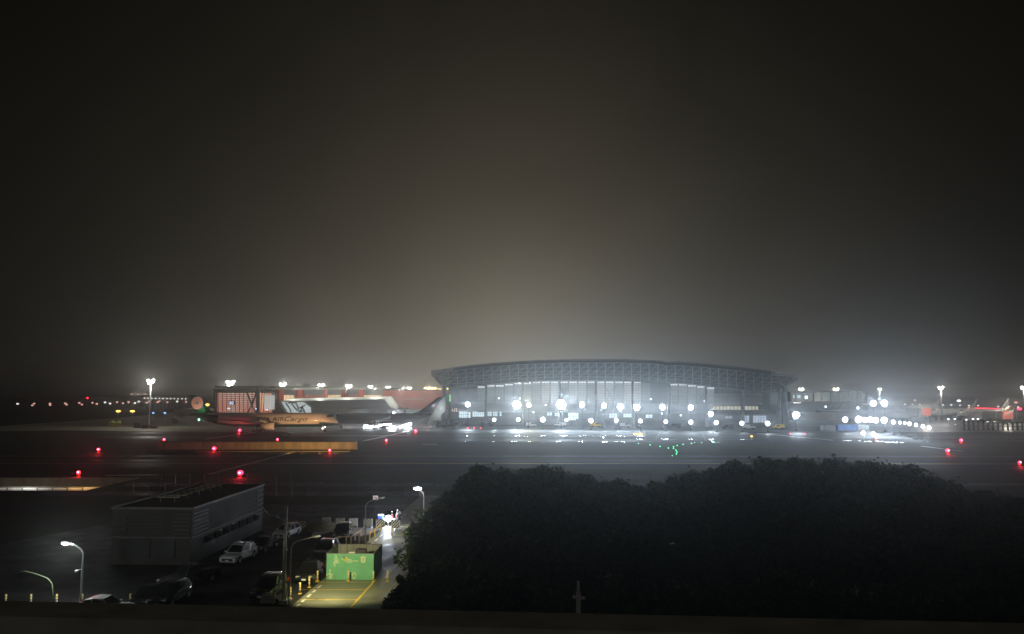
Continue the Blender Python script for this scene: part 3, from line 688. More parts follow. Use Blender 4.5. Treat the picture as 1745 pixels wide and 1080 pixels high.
# jet bridge and low service building between the shed and the terminal
def services():
    Y = 415
    t = thing('service_building', 'low grey green service building with lit rooms behind the dark airliner', 'service building')
    m = MB(); slab(m, 600, 697.5, 752, 735, Y + 4, 10); m.build('wall', pm('grey_green_wall', (.24, .28, .25), .65, var=.2, scale=.2), t)
    m = MB(); slab(m, 598, 695.5, 690, 697.6, Y + 2, 14); slab(m, 645, 706.5, 752, 708, Y, 6); m.build('roof', M['conc'], t)
    for (x0, y0, x1, y1, mt) in ((586.5, 703.5, 606, 711, 'warm_glass'), (611, 698, 627, 710, 'dim'), (662, 698, 675, 706, 'dim'), (676, 698, 686, 706, 'dim'), (690, 699, 715, 706, 'dim'), (645, 708.5, 712, 712.5, 'pale')):
        if 'dimg' not in M: M['dimg'] = lit_glass('grey_green_glass', (.35, .42, .42), (.5, .6, .58), .35, .3); M['pale'] = lit_glass('pale_strip_glass', (.6, .8, .6), (.8, .9, .85), .5, .3)
        m = MB(); slab(m, x0, y0, x1, y1, Y + 1.5, .5); w = m.build('window', {'warm_glass': M['warm_glass'], 'dim': M['dimg'], 'pale': M['pale']}[mt], t)
        m = MB()
        for k in range(5): m.bar(A(lerp(x0, x1, k / 4), y0, Y + 1.2), A(lerp(x0, x1, k / 4), y1, Y + 1.2), .22)
        m.bar(A(x0, y0, Y + 1.1), A(x1, y0, Y + 1.1), .22); m.build('frame', M['facade'], w)
    for (x, y, r) in ((584, 709.5, .9), (599, 709, .6), (603, 708, .6), (613.5, 706.5, .6), (700, 705.5, .7), (707, 711, .8)):
        m = MB(); m.ball(A(x, y, Y - 1), r, 8, 6); m.build('wall_lamp', M['small_w'], t)
    p = A(671, 705.5, Y - 6)
    make_flood('floodlight', p.z, 2.5, M['flood'], FLOOD_W * .5, 'white floodlight above the dark airliner, before the grey green service building', 'floodlight', None, (.9, .95, 1), 2).location = (p.x, p.y, 0)
    for (x0, y0, x1, y1, n, k) in ((622, 726.5, 634, 724.5, 3, 'group of three'), (642, 728, 664, 722.5, 6, 'l'), (682, 728, 699, 722.5, 5, 'r')):
        for i in range(n):
            p = A(lerp(x0, x1, i / (n - 1)), lerp(y0, y1, i / (n - 1)), 378)
            pos = {3: 'left group', 6: 'middle slanted row', 5: 'right slanted row'}[n]
            o = make_flood('work_light', p.z, 1.9, M['flood'], FLOOD_W * .1, f'bright white work light under the dark airliner, {ordn(i)} in the {pos}', 'work light', 'work lights under the dark airliner', (.88, .94, 1), 1, .08)
            o.location = (p.x, p.y, 0)
services()

# ------------------------------------------------------------------ pier, right
def pier():
    t = thing('airport_pier', 'pale two storey pier with posts and dark flat roof right of the curved hall', 'pier building')
    Y = 470
    m = MB(); slab(m, 1345, 667, 1472, 669, Y, 40); slab(m, 1425, 665.6, 1450, 667.1, Y + 5, 20); m.build('roof', M['mull'], t)
    m = MB(); slab(m, 1346, 669.1, 1470, 735, Y + 5, 30); m.build('wall', M['facade_d'], t)
    m = MB(); slab(m, 1349, 669.5, 1470, 683.5, Y + 3, 1); w = m.build('window', lit_glass('pale_pier_glass', (.4, .46, .44), (.55, .58, .5), .27, .1), t)
    for k in range(9):
        m = MB(); slab(m, 1356 + k * 15, 669.2, 1358 + k * 15, 684, Y + 1, 1); m.build('column', M['facade'], t)
    m = MB(); slab(m, 1378, 683.5, 1478, 687, Y - 2, 8); slab(m, 1342, 684, 1378, 700, Y - 2, 8); m.build('floor_slab', M['facade_d'], t)
    for x in (1352, 1359, 1362): m = MB(); slab(m, x, 673, x + 2, 678, Y + .6, .3); m.build('window', M['cool_glass'], t)
    m = MB(); slab(m, 1352.5, 685.5, 1364.5, 687, Y - 3, .5); m.build('light_strip', em('warm_light_strip', (1, .9, .8), 1.4), t)
    m = MB(); m.ball(A(1374, 677, Y - 1), .9, 8, 6); m.ball(A(1407, 693, Y - 3), .6, 8, 6); m.ball(A(1462, 695, Y - 3), .8, 8, 6); m.build('wall_lamp', M['small_w'], t)
    for k in range(5):
        m = MB(); x = 1413 + k * 10; m.bar(A(x, 698, Y - 3), A(x + 7, 688, Y - 3), .5); m.build('brace', M['mull'], t)
    m = MB(); slab(m, 1400, 699, 1560, 703, Y - 4, 8); m.build('walkway', M['facade_d'], t)
    m = MB(); slab(m, 1350, 703.5, 1425, 716, Y - 2, 8); m.build('panel_wall', pm('dusky_pink_panel', (.3, .24, .23), .7), t)
    m = MB(); slab(m, 1480, 690, 1600, 712, Y + 12, 15); tag(m.build('long_shed', M['facade_d']), 'plain grey shed behind the brightest works lamps', 'shed')
    t = thing('site_container', 'blue and white site cabin below the line of works lamps', 'cabin')
    a = G(1441, 734); m = MB(); m.box((a.x, a.y, 1.4), (9, 3, 2.6), .1); m.build('body', pm('blue_cabin_paint', (.08, .2, .5), .5), t)
    m = MB(); m.box((a.x - 8, a.y - .5, 1.3), (5.5, 3, 2.4), .1); m.build('side_cabin', M['facade'], t); m = MB(); m.box((a.x + 7.5, a.y + .5, 1.3), (5, 3, 2.4), .1); m.build('side_cabin', M['facade'], t)
pier()

# ------------------------------------------------------------------ airliners
def fuselage(m, L, r, top=(0, 1), tail_up=True):
    prof = [(0, .02, -.55), (.008, .25, -.45), (.025, .5, -.3), (.05, .74, -.16), (.085, .93, -.05), (.12, 1, 0), (.3, 1, 0), (.55, 1, 0), (.7, .99, 0.01), (.8, .86, .14), (.88, .62, .36), (.95, .34, .6), (1, .1, .8)]
    n = 20; vs = []
    for (u, k, dz) in prof:
        x = L / 2 - u * L
        for j in range(n):
            a = 2 * PI * j / n; vs.append((x, math.sin(a) * r * k, math.cos(a) * r * k + dz * r))
    fs = []
    for i in range(len(prof) - 1):
        for j in range(n): fs.append((i * n + j, i * n + (j + 1) % n, (i + 1) * n + (j + 1) % n, (i + 1) * n + j))
    o = len(m.v); m.add(vs, [], True)
    for f in fs:
        zc = sum(vs[i][2] for i in f) / 4; xc = sum(vs[i][0] for i in f) / 4
        m.f.append(tuple(o + i for i in f)); m.sm.append(True)
        g = (zc < -.45 * r or xc < -L * .33 - zc * .0 - max(0, (zc)) * .35 or xc < -L * .40)
        m.m.append(1 if g else 0)
    m.f.append(tuple(o + j for j in range(n))); m.m.append(0); m.sm.append(False)
def foil(m, pts, th):   # pts: list of (leading, trailing) rows as 3D; symmetric thin body with thickness th[i]
    vs = []
    for (a, b), t in zip(pts, th):
        a, b = Vector(a), Vector(b); c = a.lerp(b, .35)
        nrm = t
        vs += [a, c + nrm, b, c - nrm]
    fs = []
    for i in range(len(pts) - 1):
        for j in range(4): fs.append((i * 4 + j, i * 4 + (j + 1) % 4, (i + 1) * 4 + (j + 1) % 4, (i + 1) * 4 + j))
    fs += [(0, 1, 2, 3), tuple((len(pts) - 1) * 4 + j for j in range(4))]
    m.add(vs, fs, True)
def airliner(name, label, loc, rz, L=63, r=3.1, top=None, belly=None, fin=None, group=None, finh=9.6, winglet=False, zc=5.6, engines=1, rudder=None, rake=None):
    t = thing(name, label, 'airliner', loc, rz, group)
    m = MB(); fuselage(m, L, r)
    m.v = [(x, y, z + zc) for x, y, z in m.v]
    f = m.build('fuselage', [top, belly], t)
    m = MB(); k = L / 63
    m.add([(L / 2 - 2.1 * k, s * .9 * k, zc + .45 * r) for s in (-1, 1)] + [(L / 2 - 3.3 * k, s * 1.5 * k, zc + .78 * r) for s in (1, -1)], [(0, 1, 2, 3)])
    for s in (-1, 1): m.add([(L / 2 - 2.15 * k, s * 1.25 * k, zc + .36 * r), (L / 2 - 4.6 * k, s * 2.35 * k, zc + .38 * r), (L / 2 - 4.4 * k, s * 2.1 * k, zc + .68 * r), (L / 2 - 3.2 * k, s * 1.65 * k, zc + .72 * r)], [(0, 1, 2, 3)])
    m.build('cockpit_window', M['glass'], f)
    V = Vector
    for s in (-1, 1):
        m = MB(); foil(m, [((L * .14, s * r * .5, zc - .5 * r), (-L * .1, s * r * .5, zc - .5 * r)), ((L * .02, s * L * .2, zc - .1 * r), (-L * .1, s * L * .2, zc - .1 * r)), ((-L * .13, s * L * .47, zc + .45 * r), (-L * .165, s * L * .47, zc + .45 * r))], [V((0, 0, .8 * k)), V((0, 0, .35 * k)), V((0, 0, .1))])
        w = m.build('wing', M['plane_grey'], t)
        if winglet:
            m = MB(); foil(m, [((-L * .13, s * L * .47, zc + .45 * r), (-L * .165, s * L * .47, zc + .45 * r)), ((-L * .165, s * L * .49, zc + 1.35 * r), (-L * .18, s * L * .49, zc + 1.35 * r))], [V((0, .08, 0)), V((0, .05, 0))]); m.build('winglet', top, w)
        m = MB(); foil(m, [((-L * .40, s * r * .2, zc + .5 * r), (-L * .48, s * r * .2, zc + .5 * r)), ((-L * .465, s * L * .155, zc + .75 * r), (-L * .495, s * L * .155, zc + .75 * r))], [V((0, 0, .22)), V((0, 0, .08))]); m.build('tailplane', belly, t)
        for e in range(engines):
            ex, ey, ez = L * .07 - e * L * .07, s * L * (.155 + e * .13), zc - .78 * r + e * .4
            R_ = 1.55 * k; m = MB(); m.tube([(ex + 3 * k, ey, ez), (ex + 2.7 * k, ey, ez), (ex, ey, ez), (ex - 2.4 * k, ey, ez)], [R_ * .85, R_, R_ * 1.02, R_ * .6], 16)
            m.bar((ex, ey, ez + R_ * .9), (ex - 3 * k, ey, ez + R_ * 1.6), .4, .8); en = m.build('engine', [top], t)
            m = MB(); m.tube([(ex + 3.02 * k, ey, ez), (ex + 3.04 * k, ey, ez)], [R_ * .8, R_ * .78], 16); m.build('engine_fan', M['black'], en)
        m = MB(); x = -L * .02; y = s * L * .085
        m.tube([(x, y, zc - .6 * r), (x, y, .7)], .22, 8)
        for dx in (-1.4, 0, 1.4):
            for dy in (-.6, .6): m.tube([(x + dx * k, y + dy - .2, .65), (x + dx * k, y + dy + .2, .65)], .62, 12)
        m.build('main_gear', M['rubber'], t)
    m = MB(); m.tube([(L * .41, 0, zc - .8 * r), (L * .41, 0, .6)], .16, 8)
    for dy in (-.35, .35): m.tube([(L * .41, dy - .15, .5), (L * .41, dy + .15, .5)], .5, 12)
    m.build('nose_gear', M['rubber'], t)
    # fin
    a0, a1 = -L * .345, -L * .475; zt = zc + r * .85
    m = MB(); foil(m, [((a0, 0, zt), (a1, 0, zt + .6)), ((a0 - (rake[0] if rake else finh * .95), 0, zt + finh), (a1 - (rake[1] if rake else finh * .42), 0, zt + finh))], [V((0, .38, 0)), V((0, .12, 0))])
    m.add([(a0 + 3.4 * k, 0, zt - .1), (a0, .2, zt), (a0 - 1.5, .1, zt + 1.4), (a0, -.2, zt)], [(0, 1, 2), (0, 2, 3), (1, 2, 3)])
    fo = m.build('tail_fin', fin, t)
    if rudder:
        m = MB(); b0, b1 = a1 + 2.2 * k, a1 - .3
        foil(m, [((b0, 0, zt + .6), (b1, 0, zt + .7)), ((b0 - finh * .62, 0, zt + finh * .99), (a1 - finh * .42 - .3, 0, zt + finh))], [V((0, .44, 0)), V((0, .2, 0))]); m.build('rudder', rudder, fo)
    return t, (a0, a1, zt)
# cargo jet, nose to the right
pn, pt_ = G(577, 735.5), G(322, 734)
Yp = 331
xn, xt = A(577, 720, Yp).x, A(324, 720, Yp).x
Lp = xn - xt
cargo, (a0, a1, zt) = airliner('cargo_airliner', 'large cargo jet with dark green tail and round orange emblem, fuselage lit orange', ((xn + xt) / 2, Yp, 0), 0, Lp, 3.05, M['plane_w'], M['plane_g'], M['tail_green'], finh=8.0, zc=5.2)
lamp('logo_light', A(334, 706, Yp - 6.5) - cargo.location, 1300, (1, .97, .9), .2, cargo, spot=75, aim=A(338, 688, Yp) - cargo.location)
def emblem():
    par = [o for o in cargo.children if o.name.startswith('tail_fin')][0]
    c = A(337, 686.5, Yp) - cargo.location; c.y = 0; yy = -.55
    m = MB(); n = 28
    vs = [(c.x + 2.55 * math.cos(2 * PI * k / n), yy, c.z + 2.75 * math.sin(2 * PI * k / n)) for k in range(n)]
    vs = [(x, y, z) for x, y, z in vs if not (x - c.x > 1.1 and z - c.z > 1.1 and False)]
    m.add(vs + [(x, y - .05, z) for x, y, z in vs], [tuple(range(len(vs))), tuple(range(2 * len(vs) - 1, len(vs) - 1, -1))] + [(k, (k + 1) % len(vs), len(vs) + (k + 1) % len(vs), len(vs) + k) for k in range(len(vs))])
    e = m.build('emblem', M['emblem'], par)
    m = MB()
    for k in range(8):
        a = PI * k / 4 + .2; p = Vector((c.x, yy - .08, c.z)); d = Vector((math.cos(a), 0, math.sin(a)))
        m.bar(p + d * .5, p + d * 2.4, .05)
        m.tube([p + d * 0, p + d * .1], .01, 4)
    for rr_ in (1.3,):
        for k in range(16):
            a, b = 2 * PI * k / 16, 2 * PI * (k + 1) / 16; p = Vector((c.x, yy - .08, c.z))
            m.bar(p + Vector((math.cos(a), 0, math.sin(a))) * rr_, p + Vector((math.cos(b), 0, math.sin(b))) * rr_, .05)
    m.build('emblem_line', M['emb_line'], e)
    m = MB(); p = Vector((c.x, yy - .12, c.z)); m.add([p + Vector((math.cos(2 * PI * k / 16), 0, math.sin(2 * PI * k / 16))) * (.85 if k % 2 == 0 else .45) for k in range(16)], [tuple(range(16))]); m.build('emblem_star', M['emb_green'], e)
emblem()
fus = [o for o in cargo.children if o.name.startswith('fuselage')][0]
for s_, px, sz, it in (('EVA AIR', 464, 2.35, .12), ('Cargo', 506, 2.6, .35)):
    p = A(px, 716.8, Yp) - cargo.location
    txt(s_, (p.x, -3.1, p.z), sz, M['text_dark'], fus, italic=it, sx=1.35 if s_ != 'Cargo' else 1.5)
m = MB(); m.ball((Lp * .41, -.4, 2.2), .35, 8, 6); m.ball((Lp * .41 - .9, -.7, 1.5), .3, 8, 6); m.build('landing_light', em('landing_light_glow', (1, .75, .5), 8), cargo)
m = MB(); m.ball(A(339, 715, Yp - 2) - cargo.location, .5, 8, 6); m.build('tail_light', em('tail_lamp_glow', (.4, 1, .75), 3), cargo)
# dark airliner behind, tail to the right
Y2 = 366; x0_, x1_ = A(567, 716, Y2).x, A(735, 716, Y2).x; L2 = x1_ - x0_
dark, (b0_, b1_, zt2) = airliner('dark_airliner', 'dark blue grey airliner with tall tail fin left of the curved terminal', ((x0_ + x1_) / 2, Y2, 0), PI, L2, 2.5, M['plane_b'], M['plane_b'], M['plane_b'], finh=7.9, winglet=True, zc=4.6, rake=(10.6, 7.0))
# the white staircase panel by its tail
t = thing('tail_dock', 'white slanted maintenance dock standing right behind the dark tail fin', 'dock')
m = MB(); Yd = 372; a = [A(x, y, Yd) for x, y in ((727, 727), (729, 719), (753, 677), (758.5, 676), (758, 702), (752, 706), (750, 716), (738, 717), (736, 722))]
m.add(a + [p + Vector((0, 2.5, 0)) for p in a], [tuple(range(9)), tuple(range(17, 8, -1))] + [(k, (k + 1) % 9, 9 + (k + 1) % 9, 9 + k) for k in range(9)]); lamp('lamp_light', A(748, 697, Yd - 6), 900, (.9, .96, 1), .4, t); m.build('panel', pm('pale_grey_sheet', (.6, .63, .62), .6, var=.15, scale=.3), t)
m = MB()
for k in range(4): m.bar(A(734 + k * 6, 717 - k * 9, Yd - .3), A(734 + k * 6, 727, Yd - .3), .2)
m.ball(A(745.5, 697, Yd - .5), .45, 8, 5); m.build('frame', M['steel'], t)
# parked white airliners, right
for k, (xa, xb, Yw, nm, fh, rzz) in enumerate(((1592, 1660, 470, 'white parked airliner nearest the left red bridge head', 10, 0.0), (1640, 1712, 455, 'white parked airliner overlapping to the right, before the red light strip', 9, 0))):
    xa_, xb_ = A(xa, 705, Yw).x, A(xb, 705, Yw).x
    airliner('white_airliner', nm, ((xa_ + xb_) / 2, Yw, 0), PI + (.25 if k == 0 else .2), 33, 2.0, M['plane_w'], M['plane_w'], M['plane_w'], group='white airliners parked at the right', finh=6.6, winglet=True, zc=5.0)
airliner('white_airliner', 'white parked airliner whose tail fin shows above the left red bridge head', (A(1570, 700, 500).x - 8, 500, 0), PI - .5, 33, 2.0, M['plane_w'], M['plane_w'], M['plane_w'], group='white airliners parked at the right', finh=7.5, zc=4.6)
# red jet bridge heads
for k, (x0, x1, y0, y1, lab) in enumerate(((1573.5, 1587, 695, 708, 'left of two jet bridges with a square red head, beside the white airliners'), (1710, 1727, 700.5, 714, 'right of two jet bridges with a square red head, near the right edge'))):
    t = thing('jet_bridge', lab, 'jet bridge', group='jet bridges with red heads')
    m = MB(); slab(m, x0, y0, x1, y1, 418, 5); m.build('bridge_head', M['redbox'], t)
    m = MB(); slab(m, x0 - (9 if k == 0 else 12), y0 + .7, x0 - .3, y1 + 1, 419, 12); m.build('tunnel', M['dsteel'], t)
    lamp('lamp_light', A((x0 + x1) / 2 - 4, y0 - 2, 404), 9000, (1, .9, .75), .4, t)  # added light without a fitting, brightening the red head
    p = A((x0 + x1) / 2, y1, 420); m = MB()
    for dx in (-1.2, 1.2): m.tube([(p.x + dx, p.y, 0), (p.x + dx, p.y, p.z + .1)], .25, 8)
    m.build('leg', M['dsteel'], t)
m = MB(); slab(m, 1672, 703, 1700, 714, 440, 14); tag(m.build('cargo_shed', pm('mauve_wall', (.36, .3, .34), .7, var=.15, scale=.2)), 'low mauve shed between the last white airliner and the right red bridge head', 'shed')

# ------------------------------------------------------------------ lamps: red, green, amber, far
def obst(x, y, s, lab, z=1.0, stack=False):
    p = G(x, y, z); t = thing('obstruction_light', lab, 'warning light', (p.x, p.y, 0), 0, 'red warning lights across the airfield')
    m = MB(); m.box((0, 0, .06), (.7, .7, .12)); m.tube([(0, 0, .1), (0, 0, z - .25 * s)], .07, 8); m.bar((-.35, 0, z * .6), (.35, 0, z * .6), .08, .2); m.build('stand', M['orange'], t)
    m = MB(); m.ball((0, 0, z), .33 * s * s, 12, 8, (1, 1, .85)); lh = m.build('lamp_head', M['red'], t)
    m = MB(); m.ball((.02, -.3 * s, z + .02), .17 * s, 8, 6); m.build('lamp_core', M['red_core'], lh)
    lamp('lamp_light', (0, -.5 * s, z + .1), 300 * s * s, (1, .02, .06), .3, t)
reds = [(168, 765.5, 1.1, 'red warning light on the dark grass left of the orange wall'), (134, 804.5, 1.0, 'red warning light just above the sunken road at the left'), (280, 748.5, 1.1, 'red warning light above the left end of the orange wall'),
        (365, 764, 1.3, 'red warning light before the dim left part of the orange wall'), (408.5, 733, 1.4, 'red warning light under the belly of the cargo jet'), (473, 748.5, 1.1, 'red warning light on top of the middle of the orange wall'),
        (409.5, 805.5, 1.3, 'brightest red warning light, above the louvred building roof'), (562, 767, 1.0, 'red warning light at the foot of the bright right part of the orange wall'), (658.5, 750, 1.1, 'red warning light right of the orange wall end'),
        (708, 733.5, 1.3, 'red warning light below the dark airliner tail'), (1493, 746.5, .9, 'red warning light under the yellow-white low lamps'), (1637.5, 750, 1.2, 'farther of the two red warning lights at the right'),
        (1615, 767.5, 1.2, 'nearer of the two red warning lights at the right, beside a white line'), (1737.5, 787.5, 1.0, 'red warning light at the right edge of the photo')]
for (x, y, s, lab) in reds: obst(x, y, s, lab)
def dot(name, x, y, z, r, mat, lab, cat, group, h=None, Y=None, sq=False, wide=1):
    p = A(x, y, Y) if Y else G(x, y, z)
    t = thing(name, lab, cat, (p.x, p.y, 0), 0, group)
    m = MB(); m.tube([(0, 0, 0), (0, 0, max(.1, p.z - r * .8))], [max(.06, min(.12, p.z * .02))] * 2, 6); m.build('pole' if p.z > 2 else 'base', M['steel'], t)
    m = MB(); m.ball((0, 0, p.z), r, 8, 6, (wide, 1, .8)); m.build('lamp_head', mat, t)
gl = [(1064.4, 753.4), (1087.8, 755.4), (1107.8, 757.9), (1124.8, 760.4), (1139, 763.3), (1147.8, 760.8), (1147.6, 763.7), (1154, 758.9), (1164.2, 756.9), (1178.4, 755.4), (1196, 754), (1217.4, 753.6), (1152, 766.9), (1153.5, 770), (1152.7, 773.1), (1145.8, 776)]
for i, (x, y) in enumerate(gl): dot('taxiway_light', x, y, .25, .2 if i not in (0, 1, 10, 15) else .13, M['green'], f'small green taxiway light, {ordn(i)} of the curving rows in front of the terminal' if i < 12 else f'small green taxiway light, {ordn(i - 12)} down in the short nearer column', 'taxiway light', 'green taxiway lights')
for i, (x, y, w) in enumerate(((1083, 739.3, 2.2), (1090.8, 739.3, 2.2), (1280.7, 743.3, 1.3))): dot('amber_light', x, y, .7, .42 if i < 2 else .36, M['amber'], ('left of the two close yellow guard lights on the apron', 'right of the two close yellow guard lights on the apron', 'single orange guard light on the dark right part of the apron')[i], 'guard light', None, wide=w)
for i, (x, y) in enumerate(((796, 742.3), (878.5, 743), (1028, 745.3), (1371, 739), (1347, 738.8))): dot('edge_light', x, y, .5, .3 if i < 3 else .26, M['small_w'] if i < 3 else M['red'], ('bright white edge light left on the first wet strip', 'pinkish white edge light mid of the wet strip', 'white edge light below the floodlight rows centre', 'small red edge light right of its twin below the lone floodlight', 'small red edge light left of its twin below the lone floodlight')[i], 'edge light', 'edge lights on the apron')
for i, (x, y) in enumerate(((797, 729), (808, 729), (819, 729.3))): dot('cone_light', x, y, .6, .26, M['red'], f'tiny red barrier light, {("left", "middle", "right")[i]} of three before the terminal left end', 'barrier light', 'three red barrier lights')
far = [(30, 688, 'w'), (55, 690.5, 'p'), (58, 687.5, 'p'), (85, 687.5, 'p'), (85.5, 690, 'p'), (111, 687, 'p'), (113.5, 689.2, 'p'), (135, 686.5, 'p'), (139.5, 689, 'p'), (157.5, 686, 'p'), (165, 688, 'p'), (179, 685.5, 'w'), (187.5, 687.5, 'w'), (199.5, 685, 'p'), (209.5, 687, 'p'),
       (219, 685, 'p'), (230, 686.7, 'w'), (236.5, 684, 'w'), (250, 686, 'p'), (254, 684, 'p'), (268.5, 685.3, 'p'), (271.5, 683.5, 'p'), (285, 685, 'p'), (302, 684, 'w'), (317, 684.5, 'p')]
for i, (x, y, c) in enumerate(far): dot('street_lamp', x, y, 0, 1.15, M['pink'] if c == 'p' else M['palew'], f'distant street lamp, {ord_any(i)} from the left in the long row behind the airfield', 'street lamp', 'distant street lamps at the left', Y=900, wide=1.3)
for i in range(12): dot('street_lamp', 246 + i * 6.4, 678.3 + i * .1, 0, .75, M['palew'], f'tiny pale lamp, {ordn(i)} in the even row right of the tall left mast', 'street lamp', 'even row of tiny pale lamps', Y=800)
for i, x in enumerate((224, 235, 247)): dot('street_lamp', x, 671.3, 0, .8, M['pink'], ('left', 'middle', 'right')[i] + ' of three orange lamps left of the tall mast', 'street lamp', 'three orange lamps', Y=800, wide=1.8)
dot('street_lamp', 149, 677.8, 0, .9, M['red'], 'lone dark red lamp above the long distant row at the left', 'street lamp', None, Y=900, wide=1.2)
for i, x in enumerate((201.5, 225.5)): dot('yellow_light', x, 700.5, 0, .85, M['amber'], ('left', 'right')[i] + ' of two broad yellow lights left of the tall mast', 'yellow light', 'two broad yellow lights', Y=520, wide=2.0)
for i, x in enumerate((261, 281)): dot('blue_light', x, 703.6, 0, .55, M['blue_l'], ('left', 'right')[i] + ' of two blue lights right of the tall left mast', 'blue light', 'two blue lights', Y=470, wide=1.5)
dot('beacon', 353.5, 689.5, 0, .9, M['amber'], 'yellow beacon between the green tail and the glass hall', 'beacon', None, Y=440, wide=1.3)
for i, (x, y) in enumerate(((1500, 684), (1542, 689), (1555, 689), (1567.5, 689.3), (1559, 681.8), (1593, 690), (1607, 690), (1621, 690), (1636, 690.5), (1651, 691), (1667, 691), (1701, 692.5), (1719, 693), (1735, 693.5))): dot('street_lamp', x, y, 0, .8, M['palew'], f'faint far street lamp, {ordn(i)} from the left behind the white airliners', 'street lamp', 'far lamps behind the white airliners', Y=760, wide=1.3)
for i, (x, y, c) in enumerate(((1634, 682.7, 'small_w'), (1653.5, 686.5 + 12.5 + 2, 'palew'), (1731, 685.5, 'pink'))): dot('area_lamp', x, y, 0, .7, M[c], ('bright white lamp above the white airliner tail', 'pale lamp above the second airliner fuselage', 'dim orange lamp near the top right of the red light strip')[i], 'area lamp', None, Y=480, wide=1.8)
# building with red light strip
t = thing('red_lit_building', 'low dark building outlined by a long strip of red lights at the far right', 'building')
m = MB(); slab(m, 1650, 695.8, 1722, 701, 705, 20); m.build('wall', M['mull'], t)
for i in range(14):
    m = MB(); m.ball(A(1659 + i * 3.9, 695.2 + i * .08, 700), .42, 8, 5, (1.3, 1, .8)); m.build('red_lamp', M['red'] if i % 1 == 0 else M['red'], t)
for x in (1652.5, 1715.5): m = MB(); m.ball(A(x, 695.2, 700), 1.3, 8, 5, (1.7, 1, .8)); m.build('end_lamp', em('orange_end_lamp', (1, .35, .08), 2.2), t)
dot('red_sign_light', 1737.5, 696.5, 0, 1.2, M['red'], 'separate red light right of the red lit building', 'red light', None, Y=700, wide=1.8)

# ------------------------------------------------------------------ orange lit wall
def orange_wall():
    Y = 229; xa, xb = A(270, 760, Y).x, A(606, 760, Y).x; h = A(600, 753.2, Y).z
    t = thing('concrete_wall', 'long low concrete wall across the grass, lit orange towards its right end', 'wall')
    m = MB(); m.box(((xa + xb) / 2, Y + .3, h / 2), (xb - xa, .6, h))
    m.build('wall', M['orange_wall'], t)
    m = MB(); m.box((xb + .2, Y, h / 2 + .15), (.5, 1.2, h + .3)); m.build('end_post', M['conc'], t)
    m = MB(); m.bar((xa, Y - .1, h + .06), (xb, Y - .1, h + .06), .5, .16)
    for k in range(40): x = lerp(xa, xb, (k + .5) / 40); m.bar((x, Y + .3, h + .1), (x, Y + .3, h + .45), .08)
    m.build('coping', M['roof_dark'], t)
    m = MB(); m.box(((xa + xb) / 2, Y - 8, .14), (xb - xa, .6, .28)); m.build('kerb', M['roof_dark'], t)
    fl = (.3, .42, .52, .62, .71, .79, .87, .95)
    for k, (f, pw) in enumerate(zip(fl, (150, 260, 420, 640, 950, 1350, 1800, 2100))):  # added lamps, hoods towards the viewer, washing the wall orange
        x = lerp(xa, xb, f); tt = thing('added_wall_light', f'added low hooded lamp before the orange lit wall, {ordn(k)} from the left', 'added wall light', (x, Y - 15, 0), 0, 'added hooded lamps along the orange wall')
        m = MB(); m.box((0, -.15, .25), (.7, .12, .3)); m.box((0, .05, .43), (.7, .5, .06)); m.box((0, 0, .08), (.5, .4, .16)); m.build('hood', M['black'], tt)
        m = MB(); m.box((0, .0, .25), (.5, .1, .2)); m.build('lamp_head', M['flood_y'], tt)
        lamp('lamp_light', (0, .35, .45), pw, (1, .5, .11), .2, tt, spot=160, aim=(0, 15, 1.0), blend=1)
    for k, (x, pw, ax) in enumerate(((455, 2500, 470), (492, 9000, 500), (530, 9000, 535), (563, 5000, 560))):  # added hooded lamps that give the cargo jet its orange side
        p = G(x, 742); tt = thing('added_jet_light', f'added low hooded lamp on the taxiway edge lighting the cargo jet, {ordn(k)} from the left', 'floodlight', p, 0, 'added hooded lamps lighting the cargo jet')
        m = MB(); m.box((0, -.15, .3), (.9, .12, .45)); m.box((0, .05, .55), (.9, .5, .06)); m.box((0, 0, .08), (.5, .4, .16)); m.build('hood', M['black'], tt)
        m = MB(); m.box((0, .0, .3), (.6, .1, .3)); m.build('lamp_head', M['flood_y'], tt)
        lamp('lamp_light', (0, .5, .5), pw, (1, .5, .2), .3, tt, spot=95, aim=A(ax, 714, Yp) - p, blend=.9)
orange_wall()

# ------------------------------------------------------------------ small things on the airfield
for i, x in enumerate((190, 200.5)):
    p = G(x, 727); t = thing('service_stand', ('left', 'right')[i] + ' of two yellow-green service stands on the pale apron', 'service stand', (p.x, p.y, 0), 0, 'two yellow-green service stands')
    m = MB()
    for dx in (-.9, .9):
        for dy in (-.6, .6): m.bar((dx, dy, 0), (dx, dy, 2.0), .14)
    m.build('leg', M['yellow'], t); m = MB(); m.box((0, 0, 2.15), (2.6, 1.6, .3)); m.box((.5, 0, 2.6), (1.4, 1.4, .6)); m.build('platform', pm('lime_paint', (.55, .65, .12), .5), t)
p = G(235, 729); t = thing('ground_cabin', 'small dark equipment cabin on the pale apron left of the tall mast', 'cabin', (p.x, p.y, 0))
m = MB(); m.box((0, 0, 1.1), (3, 2.4, 2.2)); m.build('body', M['dsteel'], t); m = MB(); m.box((0, 0, 2.27), (3.3, 2.7, .12)); m.build('roof', M['black'], t)
p = G(258, 729.5); t = thing('ground_cabin', 'dark equipment boxes around the foot of the tall left mast', 'cabin', (p.x + 2, p.y - 2, 0))
m = MB(); m.box((-4, 0, .9), (3, 2, 1.8)); m.box((0, 0, .6), (3, 2, 1.2)); m.build('body', M['dsteel'], t)
